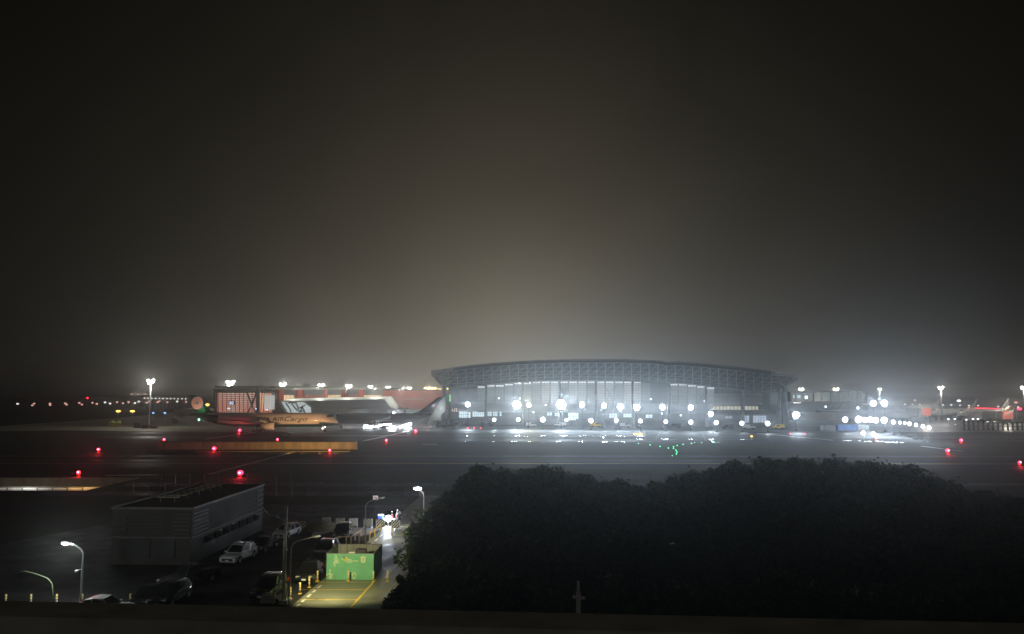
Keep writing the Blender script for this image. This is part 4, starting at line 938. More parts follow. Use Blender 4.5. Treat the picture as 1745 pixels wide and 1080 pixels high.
def stair():
    t = thing('boarding_stair', 'grey covered boarding stair sloping down left of the cargo jet tail', 'boarding stair')
    m = MB(); m.bar(A(296, 708.5, 400), A(317, 721.5, 400), 2.0, 1.1); m.build('stair', M['conc'], t)
    m = MB(); slab(m, 293, 709, 298, 721, 402, 3); m.build('support', M['dsteel'], t)
    t = thing('service_building', 'faint low grey building behind the apron left of the cargo jet', 'building')
    m = MB(); slab(m, 296, 697, 352, 708, 520, 12); m.build('wall', M['facade_d'], t); m = MB(); slab(m, 312, 695, 322, 697, 520, 8); m.build('roof', M['conc'], t)
stair()
def van(x, y, lab, mat, rz=0, L=5.2):
    p = G(x, y); t = thing('service_van', lab, 'van', (p.x, p.y, 0), rz, 'service vans on the apron before the terminal')
    m = MB(); prof = [(-L / 2, .5), (L / 2, .5), (L / 2, 1.15), (L / 2 - .9, 1.3), (L / 2 - 1.5, 2.1), (-L / 2, 2.15)]
    for s in (-1, 1): pass
    a = [(q[0], -.95, q[1]) for q in prof]; b = [(q[0], .95, q[1]) for q in prof]; n = len(prof)
    m.add(a + b, [tuple(range(n)), tuple(range(2 * n - 1, n - 1, -1))] + [(k, (k + 1) % n, n + (k + 1) % n, n + k) for k in range(n)]); m.build('body', mat, t)
    m = MB(); m.box((L / 2 - 1.9, 0, 1.65), (1.1, 1.93, .5)); m.build('window', M['glass'], t)
    for dx in (-L / 2 + 1, L / 2 - 1.0):
        for s in (-1, 1): m = MB(); m.tube([(dx, s * .98 - .12 * s, .36), (dx, s * .98, .36)], .36, 12); m.build('wheel', M['rubber'], t)
for i, (x, y, mt, L, lab) in enumerate(((905, 727, 'white_car', 5.2, 'white service van under the third low apron lamp'), (955, 726.5, 'white_car', 6, 'long white service van left of the fourth low apron lamp'), (1015, 727.5, 'yellow', 5.2, 'yellow service van between the fifth and sixth low apron lamps'),
        (1065, 728, 'white_car', 5, 'white service van right of the sixth low apron lamp'), (1240, 731, 'grey_car', 5.2, 'dark service van between the tenth and eleventh low apron lamps'), (1276, 731, 'white_car', 6, 'white service van right of the eleventh low apron lamp'), (1327, 731, 'yellow', 5, 'yellow service van beyond the last low apron lamp'),
        (830, 727, 'grey_car', 6, 'dark grey service van left of the first low apron lamp'), (1150, 729, 'grey_car', 5.5, 'dark service van right of the eighth low apron lamp'))):
    van(x, y, lab, M[mt], R.choice((0, PI)), L)
def gear(x, y, Yd, lab):
    p = G(x, y); t = thing('equipment_rig', lab, 'equipment', (p.x, p.y, 0))
    m = MB(); m.box((0, 0, .8), (4.5, 2, 1.2)); m.tube([(-1.5, 0, 1.4), (-1.5, 0, 3.2)], .5, 10); m.bar((-2, 0, 1.4), (3, 0, 3.9), .4); m.bar((1.5, -.6, 1.2), (3.4, -.6, 2.4), .3); m.build('body', M['dsteel'], t)
    m = MB(); [m.tube([(dx, -1.1, .45), (dx, 1.1, .45)], .45, 12) for dx in (-1.5, 1.5)]; m.build('wheel', M['rubber'], t)
gear(765, 727, 0, 'dark ground equipment right of the white tail dock'); gear(752, 728.5, 0, 'dark low ground equipment at the foot of the white tail dock'); gear(774, 725, 0, 'dark machine with raised arm below the small lit sign')
t = thing('guard_rail', 'pair of pale slanted rails left of the first low apron lamp', 'rail')
m = MB()
for (a, b) in (((777, 728), (793, 718)), ((776, 731), (793, 722))): m.bar(G(*a) + Vector((0, 0, .6)), G(*b) + Vector((0, 0, .8)), .25, .6)
m.build('rail', M['truss'], t)
t = thing('post_fence', 'black timber posts and rails before the parked airliners at the right', 'fence')
m = MB()
for i in range(13): p = G(1643 + i * 8.3, 733); m.bar((p.x, p.y, 0), (p.x, p.y, 4.6 if i < 5 else 3.6), .55)
a, b = G(1643, 733), G(1690, 733); m.bar((a.x, a.y, 4.2), (b.x, b.y, 4.2), .4); m.bar((a.x, a.y, 2.0), (b.x, b.y, 2.0), .3); c = G(1745, 733); m.bar((b.x, b.y, 3.4), (c.x, c.y, 3.4), .5); m.bar((b.x, b.y, 1.8), (c.x, c.y, 1.8), .3); m.build('fence', M['black'], t)
for i, (x, y) in enumerate(((1616, 714), (1627, 713.8), (1646.5, 715), (1658, 714), (1666.5, 714), (1628, 724), (1683, 719), (1695, 719), (1706, 720), (1718, 721))): dot('apron_light', x, y, 0, .42, M['small_w'] if i < 6 else M['palew'], f'small white stand light under the parked airliners, {ordn(i)} from the left' if i < 5 else f'faint low stand light right of the black posts, {ordn(i - 5)} along', 'stand light', 'stand lights under the parked airliners', Y=405, wide=1.5)

# ------------------------------------------------------------------ near left building
def louvred_building():
    a = G(323, 963); wdt = (G(323, 963) - G(185, 963)).length; dep = 19.5
    t = thing('louvred_building', 'dark low flat-roofed building with pale edge trim and louvred bands beside the car park', 'building', a, -AZ)
    H = 5.45; m = MB(); m.box((-wdt / 2, dep / 2, H / 2), (wdt, dep, H)); m.build('wall', M['conc_dark'], t)
    m = MB()
    for s in ((-wdt / 2, -.1, wdt + .3, .2), (-wdt / 2, dep, wdt, .2)): m.box((s[0], s[1], H + .05), (s[2], s[3], .22))
    for x in (.1, -wdt - .1): m.box((x, dep / 2, H + .05), (.2, dep + .0, .22))
    rf = m.build('roof_edge', pm('pale_trim', (.16, .16, .15), .6), t)
    m = MB(); m.box((-wdt / 2, -.12, H * .49), (wdt, .12, .14)); m.box((.12, dep / 2, H * .49), (.12, dep, .12))
    m.build('ledge', pm('grey_trim', (.12, .12, .115), .6), t)
    m = MB()
    for k in range(6): m.box((-.9, -.12, H - .5 - k * .38), (1.7, .12, .09)); m.box((.12, 1.8, H - .5 - k * .38), (.12, 3.4, .09)); m.box((.12, dep - 1.3, H - .5 - k * .55), (.12, 2.4, .12))
    for k in range(3): m.box((-wdt + 1.0, -.12, H - .9 - k * .55), (1.0, .12, .25))
    for k in range(5): m.box((-wdt / 2 - .5, -.1, H - .8 - k * .35), (wdt - 4.6, .08, .08))
    m.build('louvre', pm('louvre_grey', (.08, .08, .085), .5, .3), t)
    m = MB(); m.box((-wdt + 2.4, -.1, 1.6), (3.2, .12, 1.9)); m.box((-2.4, -.1, 1.7), (1.8, .12, 1.8)); m.build('shutter', M['dsteel'], t)
    for k in range(7): m = MB(); m.box((.1, 4 + k * 2.2, 1.9), (.1, 1.4, .7)); m.build('window', M['glass'], t)
    # roof frame ladder
    t2 = thing('roof_frame', 'pale ladder-like pipe frame lying along the dark roof', 'roof frame', a, -AZ)
    m = MB(); y0, y1, x0, x1 = 4.4, 16, -5.4, -3.9
    for x in (x0, (x0 + x1) / 2, x1): m.bar((x, y0, H + .5), (x, y1, H + .5), .07)
    for k in range(9): y = lerp(y0, y1, k / 8); m.bar((x0 - .4, y, H + .52), (x1 + .5, y, H + .52), .09)
    for k in range(5): y = lerp(y0, y1, k / 4); m.bar((x0, y, H), (x0, y, H + .5), .06); m.bar((x1, y, H), (x1, y, H + .5), .06)
    m.build('pipe', pm('pale_green_pipe', (.5, .58, .45), .5), t2)
louvred_building()

# ------------------------------------------------------------------ street lamps and poles near
def street_lamp(lab, base, h, reach, rz, lit, power=600, col=(.93, 1, .95), rr=.07, group=None, cctv=False, aim=None):
    t = thing('street_lamp', lab, 'street lamp', base, rz, group)
    m = MB(); m.tube([(0, 0, 0), (0, 0, .5)], rr * 1.7, 10); m.tube([(0, 0, .4), (0, 0, h * .55), (0, 0, h - .95)], [rr * 1.2, rr, rr * .85], 10, False)
    pts = [(0, 0, h - .98), (.04, 0, h - .7), (.2, 0, h - .42), (.5, 0, h - .22), (reach * .6, 0, h - .1), (reach, 0, h + .05)]
    m.tube(pts, [rr * .85, rr * .8, rr * .75, rr * .65, rr * .55, rr * .5], 10); m.build('pole', M['steel'], t)
    m = MB(); m.hexa([(reach - .1, -.1, h + .0), (reach + .6, -.13, h + .09), (reach + .6, .13, h + .09), (reach - .1, .1, h + .0)], [(reach - .1, -.1, h + .1), (reach + .55, -.1, h + .2), (reach + .55, .1, h + .2), (reach - .1, .1, h + .1)]); hd = m.build('lamp_head', M['steel'], t)
    m = MB(); m.ball((reach + .3, 0, h + .0), (.4 if base[1] > 90 else .27) if lit == 1 else .1, 10, 6, (1.25, .8, .45)); m.build('lamp_glass', M['street'] if lit else M['sign_w'], hd)
    if power: l = lamp('lamp_light', (reach + .3, 0, h - .14), power, col, .12, t, spot=112 if lit != 1 else None, aim=(reach + 1.5, 3.6, 0))
    if lit != 1: lamp('spill_light', (reach + .3, -.3, h + .5), 14, col, .1, t)
    if cctv:
        m = MB(); m.bar((0, .05, h * .6), (.25, .15, h * .6 - .03), .05); m.ball((.35, .2, h * .6 - .12), .13, 8, 6); m.build('camera_dome', M['sign_w'], t)
    return t
b = G(137, 1036); street_lamp('lit street lamp on a grey pole with a camera dome, lower left', b, 5.0, 1.15, PI, 1, 1300, cctv=True)
b = G(493, 1028); street_lamp('curved street lamp at the left edge of the lit road, dim head turned right', b, 5.15, 1.75, .1, 0, 2450, (1, .92, .46))
b = G(622, 925.5); street_lamp('curved street lamp behind the green enclosure, dim head turned right', b, 4.9, 1.55, .2, 0, 900, (1, .95, .75))
b = Vector((-11.0, 97, 0)); street_lamp('bright street lamp rising beside the tree edge above the road', b, 5.0, .5, PI, 1, 1500, (.95, .95, 1))
t = thing('reflection_post', 'window reflection built as a thin curved post at the lower left, arching left', 'post', G(88, 1036))  # a likely window reflection, modelled as a solid curved post
m = MB(); m.tube([(0, 0, 0), (0, 0, 1.3), (-.1, 0, 1.9), (-.5, 0, 2.3), (-1.3, 0, 2.6), (-2.3, 0, 2.85), (-2.9, 0, 2.7)], .045, 8); m.build('pole', pm('reflection_green', (.2, .25, .14), .6), t)
# tall pole
b = G(483, 1028); t = thing('utility_pole', 'tall straight grey pole with a curved bracket near its top, left of the lit road', 'pole', b)
m = MB(); m.tube([(0, 0, 0), (0, 0, 4), (0, 0, 7.75)], [.17, .13, .09], 10); m.box((0, 0, .15), (.8, .8, .3)); m.box((0, 0, 4.2), (.32, .32, .12)); m.build('pole', M['steel'], t)
m = MB(); m.tube([(0, 0, 7.3), (-.8, 0, 6.95), (-1.3, 0, 7.0), (-1.8, 0, 7.45)], .06, 8); m.tube([(-.9, 0, 7.0), (-.2, 0, 6.6), (.18, 0, 6.2), (.22, 0, 5.7), (0, 0, 5.2)], .045, 8); m.build('bracket', M['steel'], t)

# ------------------------------------------------------------------ green enclosure
def enclosure():
    p0, p1 = G(556, 988), G(636.5, 988); w = (p1 - p0).length; H = 2.28; dep = 4.3
    t = thing('green_enclosure', 'open-topped box of green hoarding panels with cream icons on the road', 'hoarding', p0, -AZ * .2)
    th = .06
    m = MB(); m.box((w / 2, 0, H / 2 + .02), (w, th, H)); fr = m.build('front_panel', M['green_panel'], t)
    for x in (th / 2 + .002, w - th / 2 - .002): m = MB(); m.box((x, dep / 2, H / 2 + .02), (th, dep - th - .01, H - .01)); m.build('side_panel', M['green_side'], t)
    m = MB(); m.box((w / 2, dep, H / 2 + .02), (w, th, H)); m.build('rear_panel', pm('grey_inside_panel', (.4, .4, .38), .6), t)
    m = MB()
    for k in range(7): m.box((w * (k + .5) / 7, dep - .07, H / 2), (.08, .06, H - .04))
    m.box((w / 2, dep, H + .05), (w + .1, .12, .06)); m.box((w / 2, 0, H + .05), (w + .1, .1, .05))
    for x in (0, w): m.box((x, dep / 2, H + .05), (.1, dep - .1, .055))
    m.build('frame', M['conc'], t)
    y = -th / 2 - .012
    def fy(px, py): q = A(px, py, p0.y); return Vector((q.x - p0.x, y, q.z))
    def Z(zx, zy): return fy(540 + zx / 9.82, 900 + zy / 9.82)      # read off a 9.82x enlargement
    def stroke(m, pts, wd=.07, close=False):
        q = [Z(*a) for a in pts]; q = q + [q[0]] if close else q
        for a, b in zip(q, q[1:]): m.bar(a, b, wd, wd) if False else m.bar(a, b, .02 if False else wd, .02) if False else flat(m, a, b, wd)
    def flat(m, a, b, wd):
        d = (b - a).normalized(); n = Vector((-d.z, 0, d.x)) * wd / 2; a = a - d * wd * .3; b = b + d * wd * .3; e = Vector((0, -.012, 0))
        m.hexa([a - n, b - n, b + n, a + n], [a - n + e, b - n + e, b + n + e, a + n + e])
    # wind turbine on a block
    m = MB(); stroke(m, [(222, 690), (220, 755)], .09); stroke(m, [(220, 757), (165, 780)], .09); stroke(m, [(222, 757), (268, 778)], .09); stroke(m, [(220, 760), (222, 835)], .1)
    stroke(m, [(210, 800), (210, 835), (255, 835), (255, 795), (235, 795)], .07); stroke(m, [(232, 800), (232, 835)], .05); m.build('turbine_icon', M['pale_mark'], fr)
    m = MB(); stroke(m, [(605, 830), (605, 805), (592, 780), (592, 758), (605, 742), (622, 737), (642, 742), (654, 758), (654, 780), (640, 805), (640, 830)], .07); stroke(m, [(608, 835), (637, 835)], .08); stroke(m, [(612, 775), (622, 757), (632, 775)], .05, True); m.build('bulb_icon', M['pale_mark'], fr)
    m = MB(); stroke(m, [(745, 487), (750, 567), (805, 567), (812, 487)], .08); stroke(m, [(733, 483), (822, 483)], .09); stroke(m, [(762, 483), (768, 466), (790, 466), (795, 483)], .06); stroke(m, [(762, 545), (765, 505), (795, 505), (795, 545)], .06, True); m.build('bin_icon', M['pale_mark'], fr)
    m = MB(); stroke(m, [(310, 460), (320, 480), (335, 462)], .05); stroke(m, [(295, 520), (325, 495), (350, 515), (352, 545), (325, 550), (290, 560), (285, 580), (320, 585)], .07); stroke(m, [(305, 540), (345, 540)], .06); stroke(m, [(325, 570), (360, 578), (362, 560)], .07)
    stroke(m, [(290, 590), (298, 612)], .06); stroke(m, [(290, 622), (300, 614), (311, 624), (300, 637)], .05, True); m.build('map_icon', M['pale_mark'], fr)
    mats = [pm('petal_yellow', (.85, .7, .1), .5), pm('petal_orange', (.8, .3, .1), .5), pm('petal_blue', (.15, .25, .7), .5), pm('petal_lime', (.5, .75, .1), .5)]
    c = Z(468, 500)
    for k, (a, b_, mi) in enumerate((((468, 505), (510, 490), 0), ((466, 503), (488, 482), 1), ((462, 500), (440, 468), 2), ((462, 508), (415, 512), 3), ((466, 512), (468, 548), 0))):
        m = MB(); flat(m, Z(*a), Z(*b_), .13); m.build('logo_petal', mats[mi], fr)
    m = MB()
    for (x0, x1, yy, wd) in ((500, 578, 520, .07), (500, 695, 544, .07), (500, 585, 566, .05)):
        x = x0
        while x < x1: stroke(m, [(x, yy), (min(x + 9, x1), yy)], wd); x += 13
    m.build('logo_text', M['pale_mark'], fr)
    t2 = thing('generator', 'black machine standing inside the green enclosure against its front panel', 'machine', p0 + Vector((2.95, 1.0, 0)))
    m = MB(); m.box((0, 0, 1.2), (1.05, .8, 2.1)); m.build('body', M['black'], t2, .05); m = MB(); m.box((0, -.05, 2.4), (.95, .6, .3)); m.tube([(-.3, 0, 2.5), (.3, 0, 2.5)], .12, 10); m.build('cover', M['dsteel'], t2)
    t2 = thing('white_crate', 'flat white box inside the green enclosure left of the black machine', 'box', p0 + Vector((2.15, .9, 0)))
    m = MB(); m.box((0, 0, 1.18), (.62, .7, 2.35)); m.build('body', M['sign_w'], t2, .03)
enclosure()

# ------------------------------------------------------------------ bollards, barriers, signs
def bollard_proto():
    t = thing('bollard', 'x', 'bollard', group='orange and yellow bollards along the road')
    m = MB(); m.tube([(0, 0, 0), (0, 0, .06)], .17, 12); m.tube([(0, 0, .05), (0, 0, .95)], [.075, .07], 12); m.build('post', M['yellow'], t)
    m = MB()
    for z in (.35, .58, .8): m.tube([(0, 0, z), (0, 0, z + .08)], .081, 12)
    m.build('reflective_band', M['reflect'], t); return t
bol = [(467, 1029.5, 'yellow bollard left of the tall grey pole'), (494.5, 1021, 'yellow bollard standing against the foot of the curved street lamp'), (511, 1012, 'first free-standing bollard up the left edge of the lit road'), (526.8, 1001, 'second free-standing bollard up the left edge of the lit road'), (541, 990.5, 'bollard just left of the green enclosure'),
       (593.5, 990.5, 'bollard before the middle of the green enclosure'), (636.5, 991, 'bollard at the front right corner of the green enclosure'), (660.5, 990.5, 'bollard at the tree edge right of the green enclosure'), (590, 928.5, 'pale bollard behind the left rear of the green enclosure'), (612, 928.5, 'bollard behind the rear panel of the green enclosure'), (622.5, 927.5, 'yellow bollard against the street lamp behind the green enclosure'),
       (668, 913, 'bollard on the far wet road before the headlights'), (9, 1033, 'leftmost bollard at the bottom left edge'), (52, 1033, 'second bollard from the left edge'), (96, 1033, 'third bollard from the left edge, left of the lit lamp'), (139.5, 1033, 'bollard at the foot of the lit lamp'), (222, 1032, 'lone bollard right of the white car roof'), (576, 929, 'bollard left behind the green enclosure'), (586.5, 915, 'short bollard by the black sport utility vehicle')]
pb = None
for i, (x, y, lab) in enumerate(bol):
    p = G(x, y)
    if pb is None: pb = bollard_proto(); pb.location = p; pb['label'] = lab
    else: dup(pb, p, 0, lab)
def barrier_proto():
    t = thing('striped_barrier', 'x', 'barrier', group='striped barrier panels across the road end')
    m = MB(); m.box((0, 0, .62), (1.0, .05, .95)); p = m.build('panel', M['black'], t)
    m = MB(); 
    for k in range(-3, 4):
        # diagonal stripes clipped to the panel
        pts = []
        x0 = -.5 + k * .36
        poly = [(x0, .145), (x0 + .18, .145), (x0 + .18 + .95, 1.095), (x0 + .95, 1.095)]
        def clip(poly, f, g):
            out = []
            for a, b in zip(poly, poly[1:] + poly[:1]):
                if f(a): out.append(a)
                if f(a) != f(b): out.append(g(a, b))
            return out
        def gx(v): return lambda a, b: (v, a[1] + (b[1] - a[1]) * (v - a[0]) / (b[0] - a[0]))
        poly = clip(poly, lambda q: q[0] > -.49, gx(-.49)); 
        if poly: poly = clip(poly, lambda q: q[0] < .49, gx(.49))
        if len(poly) > 2: m.add([(a, -.032, b) for a, b in poly], [tuple(range(len(poly)))])
    m.build('stripe', M['reflect'], p)
    m = MB()
    for x in (-.52, .52): m.bar((x, 0, 0), (x, 0, 1.12), .06); m.bar((x, -.35, .03), (x, .35, .03), .06)
    m.build('frame', M['reflect'], t); return t
bar = [(579.5, 897.5, 'dim striped barrier, second from the left above the black vehicle'), (602, 898, 'striped barrier left of the street lamp pole'), (627, 899, 'striped barrier right of the street lamp pole'), (648, 900, 'striped barrier below the blue sign'), (556, 896, 'darkest striped barrier behind the grass mound'), (513, 904, 'grey striped barrier right of the white hatchback'), (674, 902, 'striped barrier partly behind the headlights')]
pbq = None
for i, (x, y, lab) in enumerate(bar):
    p = G(x, y); rz = .12 if i % 2 else -.1
    if pbq is None: pbq = barrier_proto(); pbq.location = p; pbq['label'] = lab
    else: dup(pbq, p, rz, lab)
t = thing('hand_rail', 'low yellow barrier rail on posts along the pavement behind the enclosure', 'barrier rail')
pts = [G(630, 921.5), G(638.5, 915), G(648, 905)]; m = MB()
for p in pts: m.bar(p, p + Vector((0, 0, .95)), .13)
m.bar(pts[0] + Vector((0, 0, .8)), pts[2] + Vector((0, 0, .8)), .07, .14); m.build('rail', M['yellow'], t)
t = thing('hand_rail', 'pale pink barrier rail right of the black vehicle, before the pale pavement', 'barrier rail')
pts = [G(598, 926), G(605, 920.5), G(615, 914)]; m = MB()
for p in pts: m.bar(p, p + Vector((0, 0, .85)), .12)
m.bar(pts[0] + Vector((0, 0, .75)), pts[2] + Vector((0, 0, .75)), .06, .12); m.bar(pts[0] + Vector((-1.5, 0, .75)), pts[0] + Vector((0, 0, .75)), .06, .12); m.build('rail', pm('faded_pink_paint', (.6, .42, .36), .6), t)
b = G(648.5, 898); t = thing('blue_sign', 'small blue sign board with white band on two legs by the road end', 'sign', b)
z0 = A(648, 883.5, b.y).z; z1 = A(648, 875.5, b.y).z; m = MB(); m.box((0, 0, (z0 + z1) / 2), (.72, .05, z1 - z0)); s = m.build('sign_board', M['blue_sign'], t)
m = MB(); m.box((0, -.035, z1 - .13), (.7, .02, .22)); m.build('white_band', M['sign_w'], s)
for dx in (-.22, .22): m = MB(); m.bar((dx, 0, 0), (dx, 0, z0), .06); m.build('leg', M['steel'], t)
b = Vector((A(640, 848, 108).x, 108, 0)); t = thing('notice_sign', 'small white square notice high above the curved lamp head', 'sign', b)
zz = A(640, 848, 108).z; m = MB(); m.box((0, 0, zz), (.72, .05, .58)); s = m.build('sign_board', em('emissive_notice', (.9, .75, .68), .35, (.7, .65, .6)), t)  # sign face has a weak emission of its own
m = MB(); m.box((-.08, -.04, zz + .05), (.3, .01, .06)); m.box((.1, -.04, zz - .08), (.2, .01, .14)); m.build('sign_mark', M['text_dark'], s)
m = MB(); m.bar((0, .06, 0), (0, .06, zz), .06); m.build('pole', M['dsteel'], t)
b = G(664, 896); t = thing('traffic_signal', 'signal pole with a glowing red lamp above the headlights on the road', 'traffic signal', b + Vector((0, 2, 0)))
zz = A(664, 880, b.y + 2).z; m = MB(); m.tube([(0, 0, 0), (0, 0, zz + .5)], .05, 8); m.build('pole', M['steel'], t); m = MB(); m.box((0, 0, zz), (.35, .25, .8)); m.build('signal_head', M['black'], t)
m = MB(); m.ball((0, -.16, zz), .13, 10, 6); m.build('lamp_head', M['red'], t); m = MB(); m.ball((-.02, -.1, A(664, 871.5, b.y + 2).z), .06, 8, 6); m.build('small_lamp', M['small_w'], t); lamp('lamp_light', (0, -.5, zz), 12, (1, .05, .1), .1, t)
b = G(676, 897); t = thing('arrow_sign', 'tilted red and white arrow marker right of the red signal', 'sign', b)
m = MB(); m.bar((0, 0, 0), (0, 0, 2.1), .05); m.build('pole', M['steel'], t); zz = A(676, 877, b.y).z
m = MB(); m.box((-.08, 0, zz - .1), (.16, .05, .5), 0); m.build('red_board', M['redbox'], t); m = MB(); m.bar((-.05, -.02, zz), (.25, -.02, zz + .3), .12, .04); m.build('white_board', M['sign_w'], t)

# ------------------------------------------------------------------ cars
def car(kind, paint, lab, loc, rz, lights=False, group=None):
    suv = kind == 'suv'; pick = kind == 'pickup'
    L, Wd, H = (4.6, 1.86, 1.68) if suv else ((5.2, 1.88, 1.8) if pick else (4.5, 1.78, 1.45))
    if kind == 'hatch': L, Wd, H = 4.2, 1.76, 1.5
    name = {'suv': 'parked_suv', 'pickup': 'parked_pickup', 'sedan': 'parked_car', 'hatch': 'parked_hatchback'}[kind]
    t = thing(name, lab, 'car', loc, rz, group); bh = .58 * H; g = .2 if not (suv or pick) else .26; h = L / 2; wr = .33 if not (suv or pick) else .37
    def arch(cx, n=7): return [(cx + (wr + .07) * math.cos(a), max(g, wr + (wr + .07) * math.sin(a))) for a in [PI * k / (n - 1) for k in range(n)]]
    fx, rx = h - .88, -h + .88
    low = [(-h, g + .12), (-h + .06, g)] + arch(rx)[::-1] + arch(fx)[::-1] + [(h - .1, g), (h, g + .16)]
    # lower outline from rear to front, then over the bonnet back to the tail
    upr = [(h, .5), (h - .03, bh * .78), (h - .22, bh * .9), (h * .42, bh + .0), (-h * .9, bh + .03), (-h + .03, bh * .95), (-h - .0, bh * .6)]
    prof = low + upr; n = len(prof)
    def hw(x, z): return Wd / 2 - .13 * max(0, abs(x) - h + .7) - (.05 if z > bh * .85 else 0) - (.03 if z < .35 else 0)
    m = MB(); a = [(x, -hw(x, z), z) for x, z in prof]; b = [(x, hw(x, z), z) for x, z in prof]
    m.add(a + b, [tuple(range(n)), tuple(range(2 * n - 1, n - 1, -1))] + [(k, (k + 1) % n, n + (k + 1) % n, n + k) for k in range(n)])
    # cabin
    if pick: cab = [(h * .36, bh), (h * .16, H - .05), (-h * .1, H), (-h * .26, H - .04), (-h * .3, bh)]
    elif suv or kind == 'hatch': cab = [(h * .45, bh), (h * .12, H - .06), (-h * .2, H), (-h * .72, H - .1), (-h * .93, bh)]
    else: cab = [(h * .42, bh), (h * .1, H - .04), (-h * .25, H), (-h * .48, H - .1), (-h * .8, bh)]
    hb, ht = Wd / 2 - .06, Wd / 2 - .24
    ca = [(x, -(hb if z <= bh else ht), z) for x, z in cab]; cb = [(x, -y, z) for x, y, z in ca]; k5 = 5
    m.add(ca + cb, [tuple(range(5)), tuple(range(9, 4, -1))] + [(k, k + 1, 5 + k + 1, 5 + k) for k in range(4)])
    if suv: 
        for s in (-1, 1): m.bar((h * .05, s * (ht - .08), H + .05), (-h * .6, s * (ht - .08), H + .02), .05)
    if pick:
        m.box((-h * .64, -.86, bh + .08), (h * .68, .08, .16)); m.box((-h * .64, .86, bh + .08), (h * .68, .08, .16)); m.bar((-h * .3, -.6, H - .1), (-h * .95, -.75, bh + .15), .06); m.bar((-h * .3, .6, H - .1), (-h * .95, .75, bh + .15), .06)
    bo = m.build('body', paint, t, .03)
    # glass proud of the cabin
    def P(i, s, f): 
        x, z = cab[i]; y = (hb if z <= bh else ht) * s * f; return Vector((x, y, z))
    m = MB(); e = .012
    def pane(q, nrm):
        c = sum(q, Vector()) / len(q); q = [c + (p - c) * .88 + Vector(nrm) * e for p in q]; m.add(q, [tuple(range(len(q)))])
    pane([P(0, -1, 1), P(0, 1, 1), P(1, 1, 1), P(1, -1, 1)], (1, 0, .8)); m.build('windscreen', M['glass'], t); m = MB(); pane([P(4, -1, 1), P(4, 1, 1), P(3, 1, 1), P(3, -1, 1)], (-1, 0, .8)); m.build('rear_window', M['glass'], t)
    for s in (-1, 1):
        m = MB(); mid_t = Vector((cab[2][0], ht * s, cab[2][1])); mid_b = Vector((cab[2][0] - .02, hb * s, bh))
        pane([P(0, s, 1), mid_b, mid_t, P(1, s, 1)], (0, s * 1.3, .2)); pane([mid_b, P(4, s, 1), P(3, s, 1), mid_t], (0, s * 1.3, .2)); m.build('side_window', M['glass'], t)
        m = MB(); m.box((h * .36, s * (Wd / 2 + .06), bh + .08), (.16, .2, .13)); m.build('mirror', paint, t, .02)
        m = MB(); m.box((h - .13, s * (Wd / 2 - .33), bh * .76), (.22, .4, .13), -.25 * s); m.build('headlight', M['hlamp'] if not lights else M['street'], t, .02)
        m = MB(); m.box((-h + .03, s * (Wd / 2 - .2), bh * .82), (.1, .28, .3)); m.build('tail_light', M['tlamp'], t, .02)
        for cx in (fx, rx):
            m = MB(); m.tube([(cx, s * (Wd / 2 - .24), wr), (cx, s * (Wd / 2 - .01), wr)], wr, 18); w = m.build('wheel', M['rubber'], t)
            m = MB(); m.tube([(cx, s * (Wd / 2 - .02), wr), (cx, s * (Wd / 2 + .004), wr)], wr * .62, 14); m.build('rim', M['rim'], w)
    m = MB(); m.box((h - .01, 0, bh * .55), (.06, Wd * .62, .24)); gr = m.build('grille', M['black'], t)
    m = MB(); m.box((h + .035, 0, g + .2), (.02, .38, .17)); m.box((-h - .02, 0, bh * .62), (.02, .38, .17)); m.build('number_plate', M['plate'], t)
    if lights:
        for s in (-1, 1): lamp('headlight_beam', (h + .15, s * .55, .7), 200, (.75, .85, 1), .12, t, spot=110, aim=(h + 12, s * .55, 0.2), blend=.8)
    return t
DOWN = -PI / 2 - AZ      # nose towards the camera
GRP = 'cars parked in the dark car park'
car('suv', M['white_car'], 'white sport utility vehicle with dark windows facing the camera in the dark car park', G(407, 955), DOWN - .12, group=GRP)
car('hatch', M['white_car'], 'small white hatchback parked higher up, behind the tall grey pole', G(489, 914), DOWN - .15, group=GRP)
car('suv', M['black_car'], 'black sport utility vehicle with gleaming front, below the striped barriers', G(584, 916), DOWN + .1, group=GRP)
car('pickup', M['grey_car'], 'dark pickup seen from its side with roof glints, right of two parked cars', G(322, 996), DOWN - .55, group=GRP)
car('sedan', M['black_car'], 'black car at the lower left end of the row, pale line on its roof', G(254, 1028), DOWN + .1, group=GRP)
car('suv', M['black_car'], 'black car with bright grille and plate beside the dark pickup', G(289, 1027), DOWN, group=GRP)
car('sedan', M['white_car'], 'pale car showing only its roof above the parapet', G(176, 1049), DOWN + PI / 2, group=GRP)
car('sedan', M['black_car'], 'black car half hidden left of the white hatchback, glinting side', G(449, 937), DOWN - .1, group=GRP)
car('suv', M['black_car'], 'black car with white plate left of the tall grey pole, near the parapet', G(459, 1014), DOWN, group=GRP)
car('sedan', M['black_car'], 'black sedan with white plate beside the left bollards', G(527, 985), DOWN + .08, group=GRP)
car('sedan', M['grey_car'], 'dark car just behind the black sedan with the white plate', G(545, 965), DOWN, group=GRP)
car('suv', M['black_car'], 'black car with plate right behind the left wall of the green enclosure', G(556, 948), DOWN, group=GRP)
car('sedan', M['grey_car'], 'approaching car with glaring white headlights at the far end of the road', G(664, 893) + Vector((0, 2.2, 0)), DOWN, lights=True)
b = G(664, 895); t = thing('headlight_glare_lamp', 'added blue white ball on a stand, imitating headlight glare low over the road', 'lamp', b + Vector((0, -1.2, 0)))  # glowing ball and light added to imitate the car's headlight glare
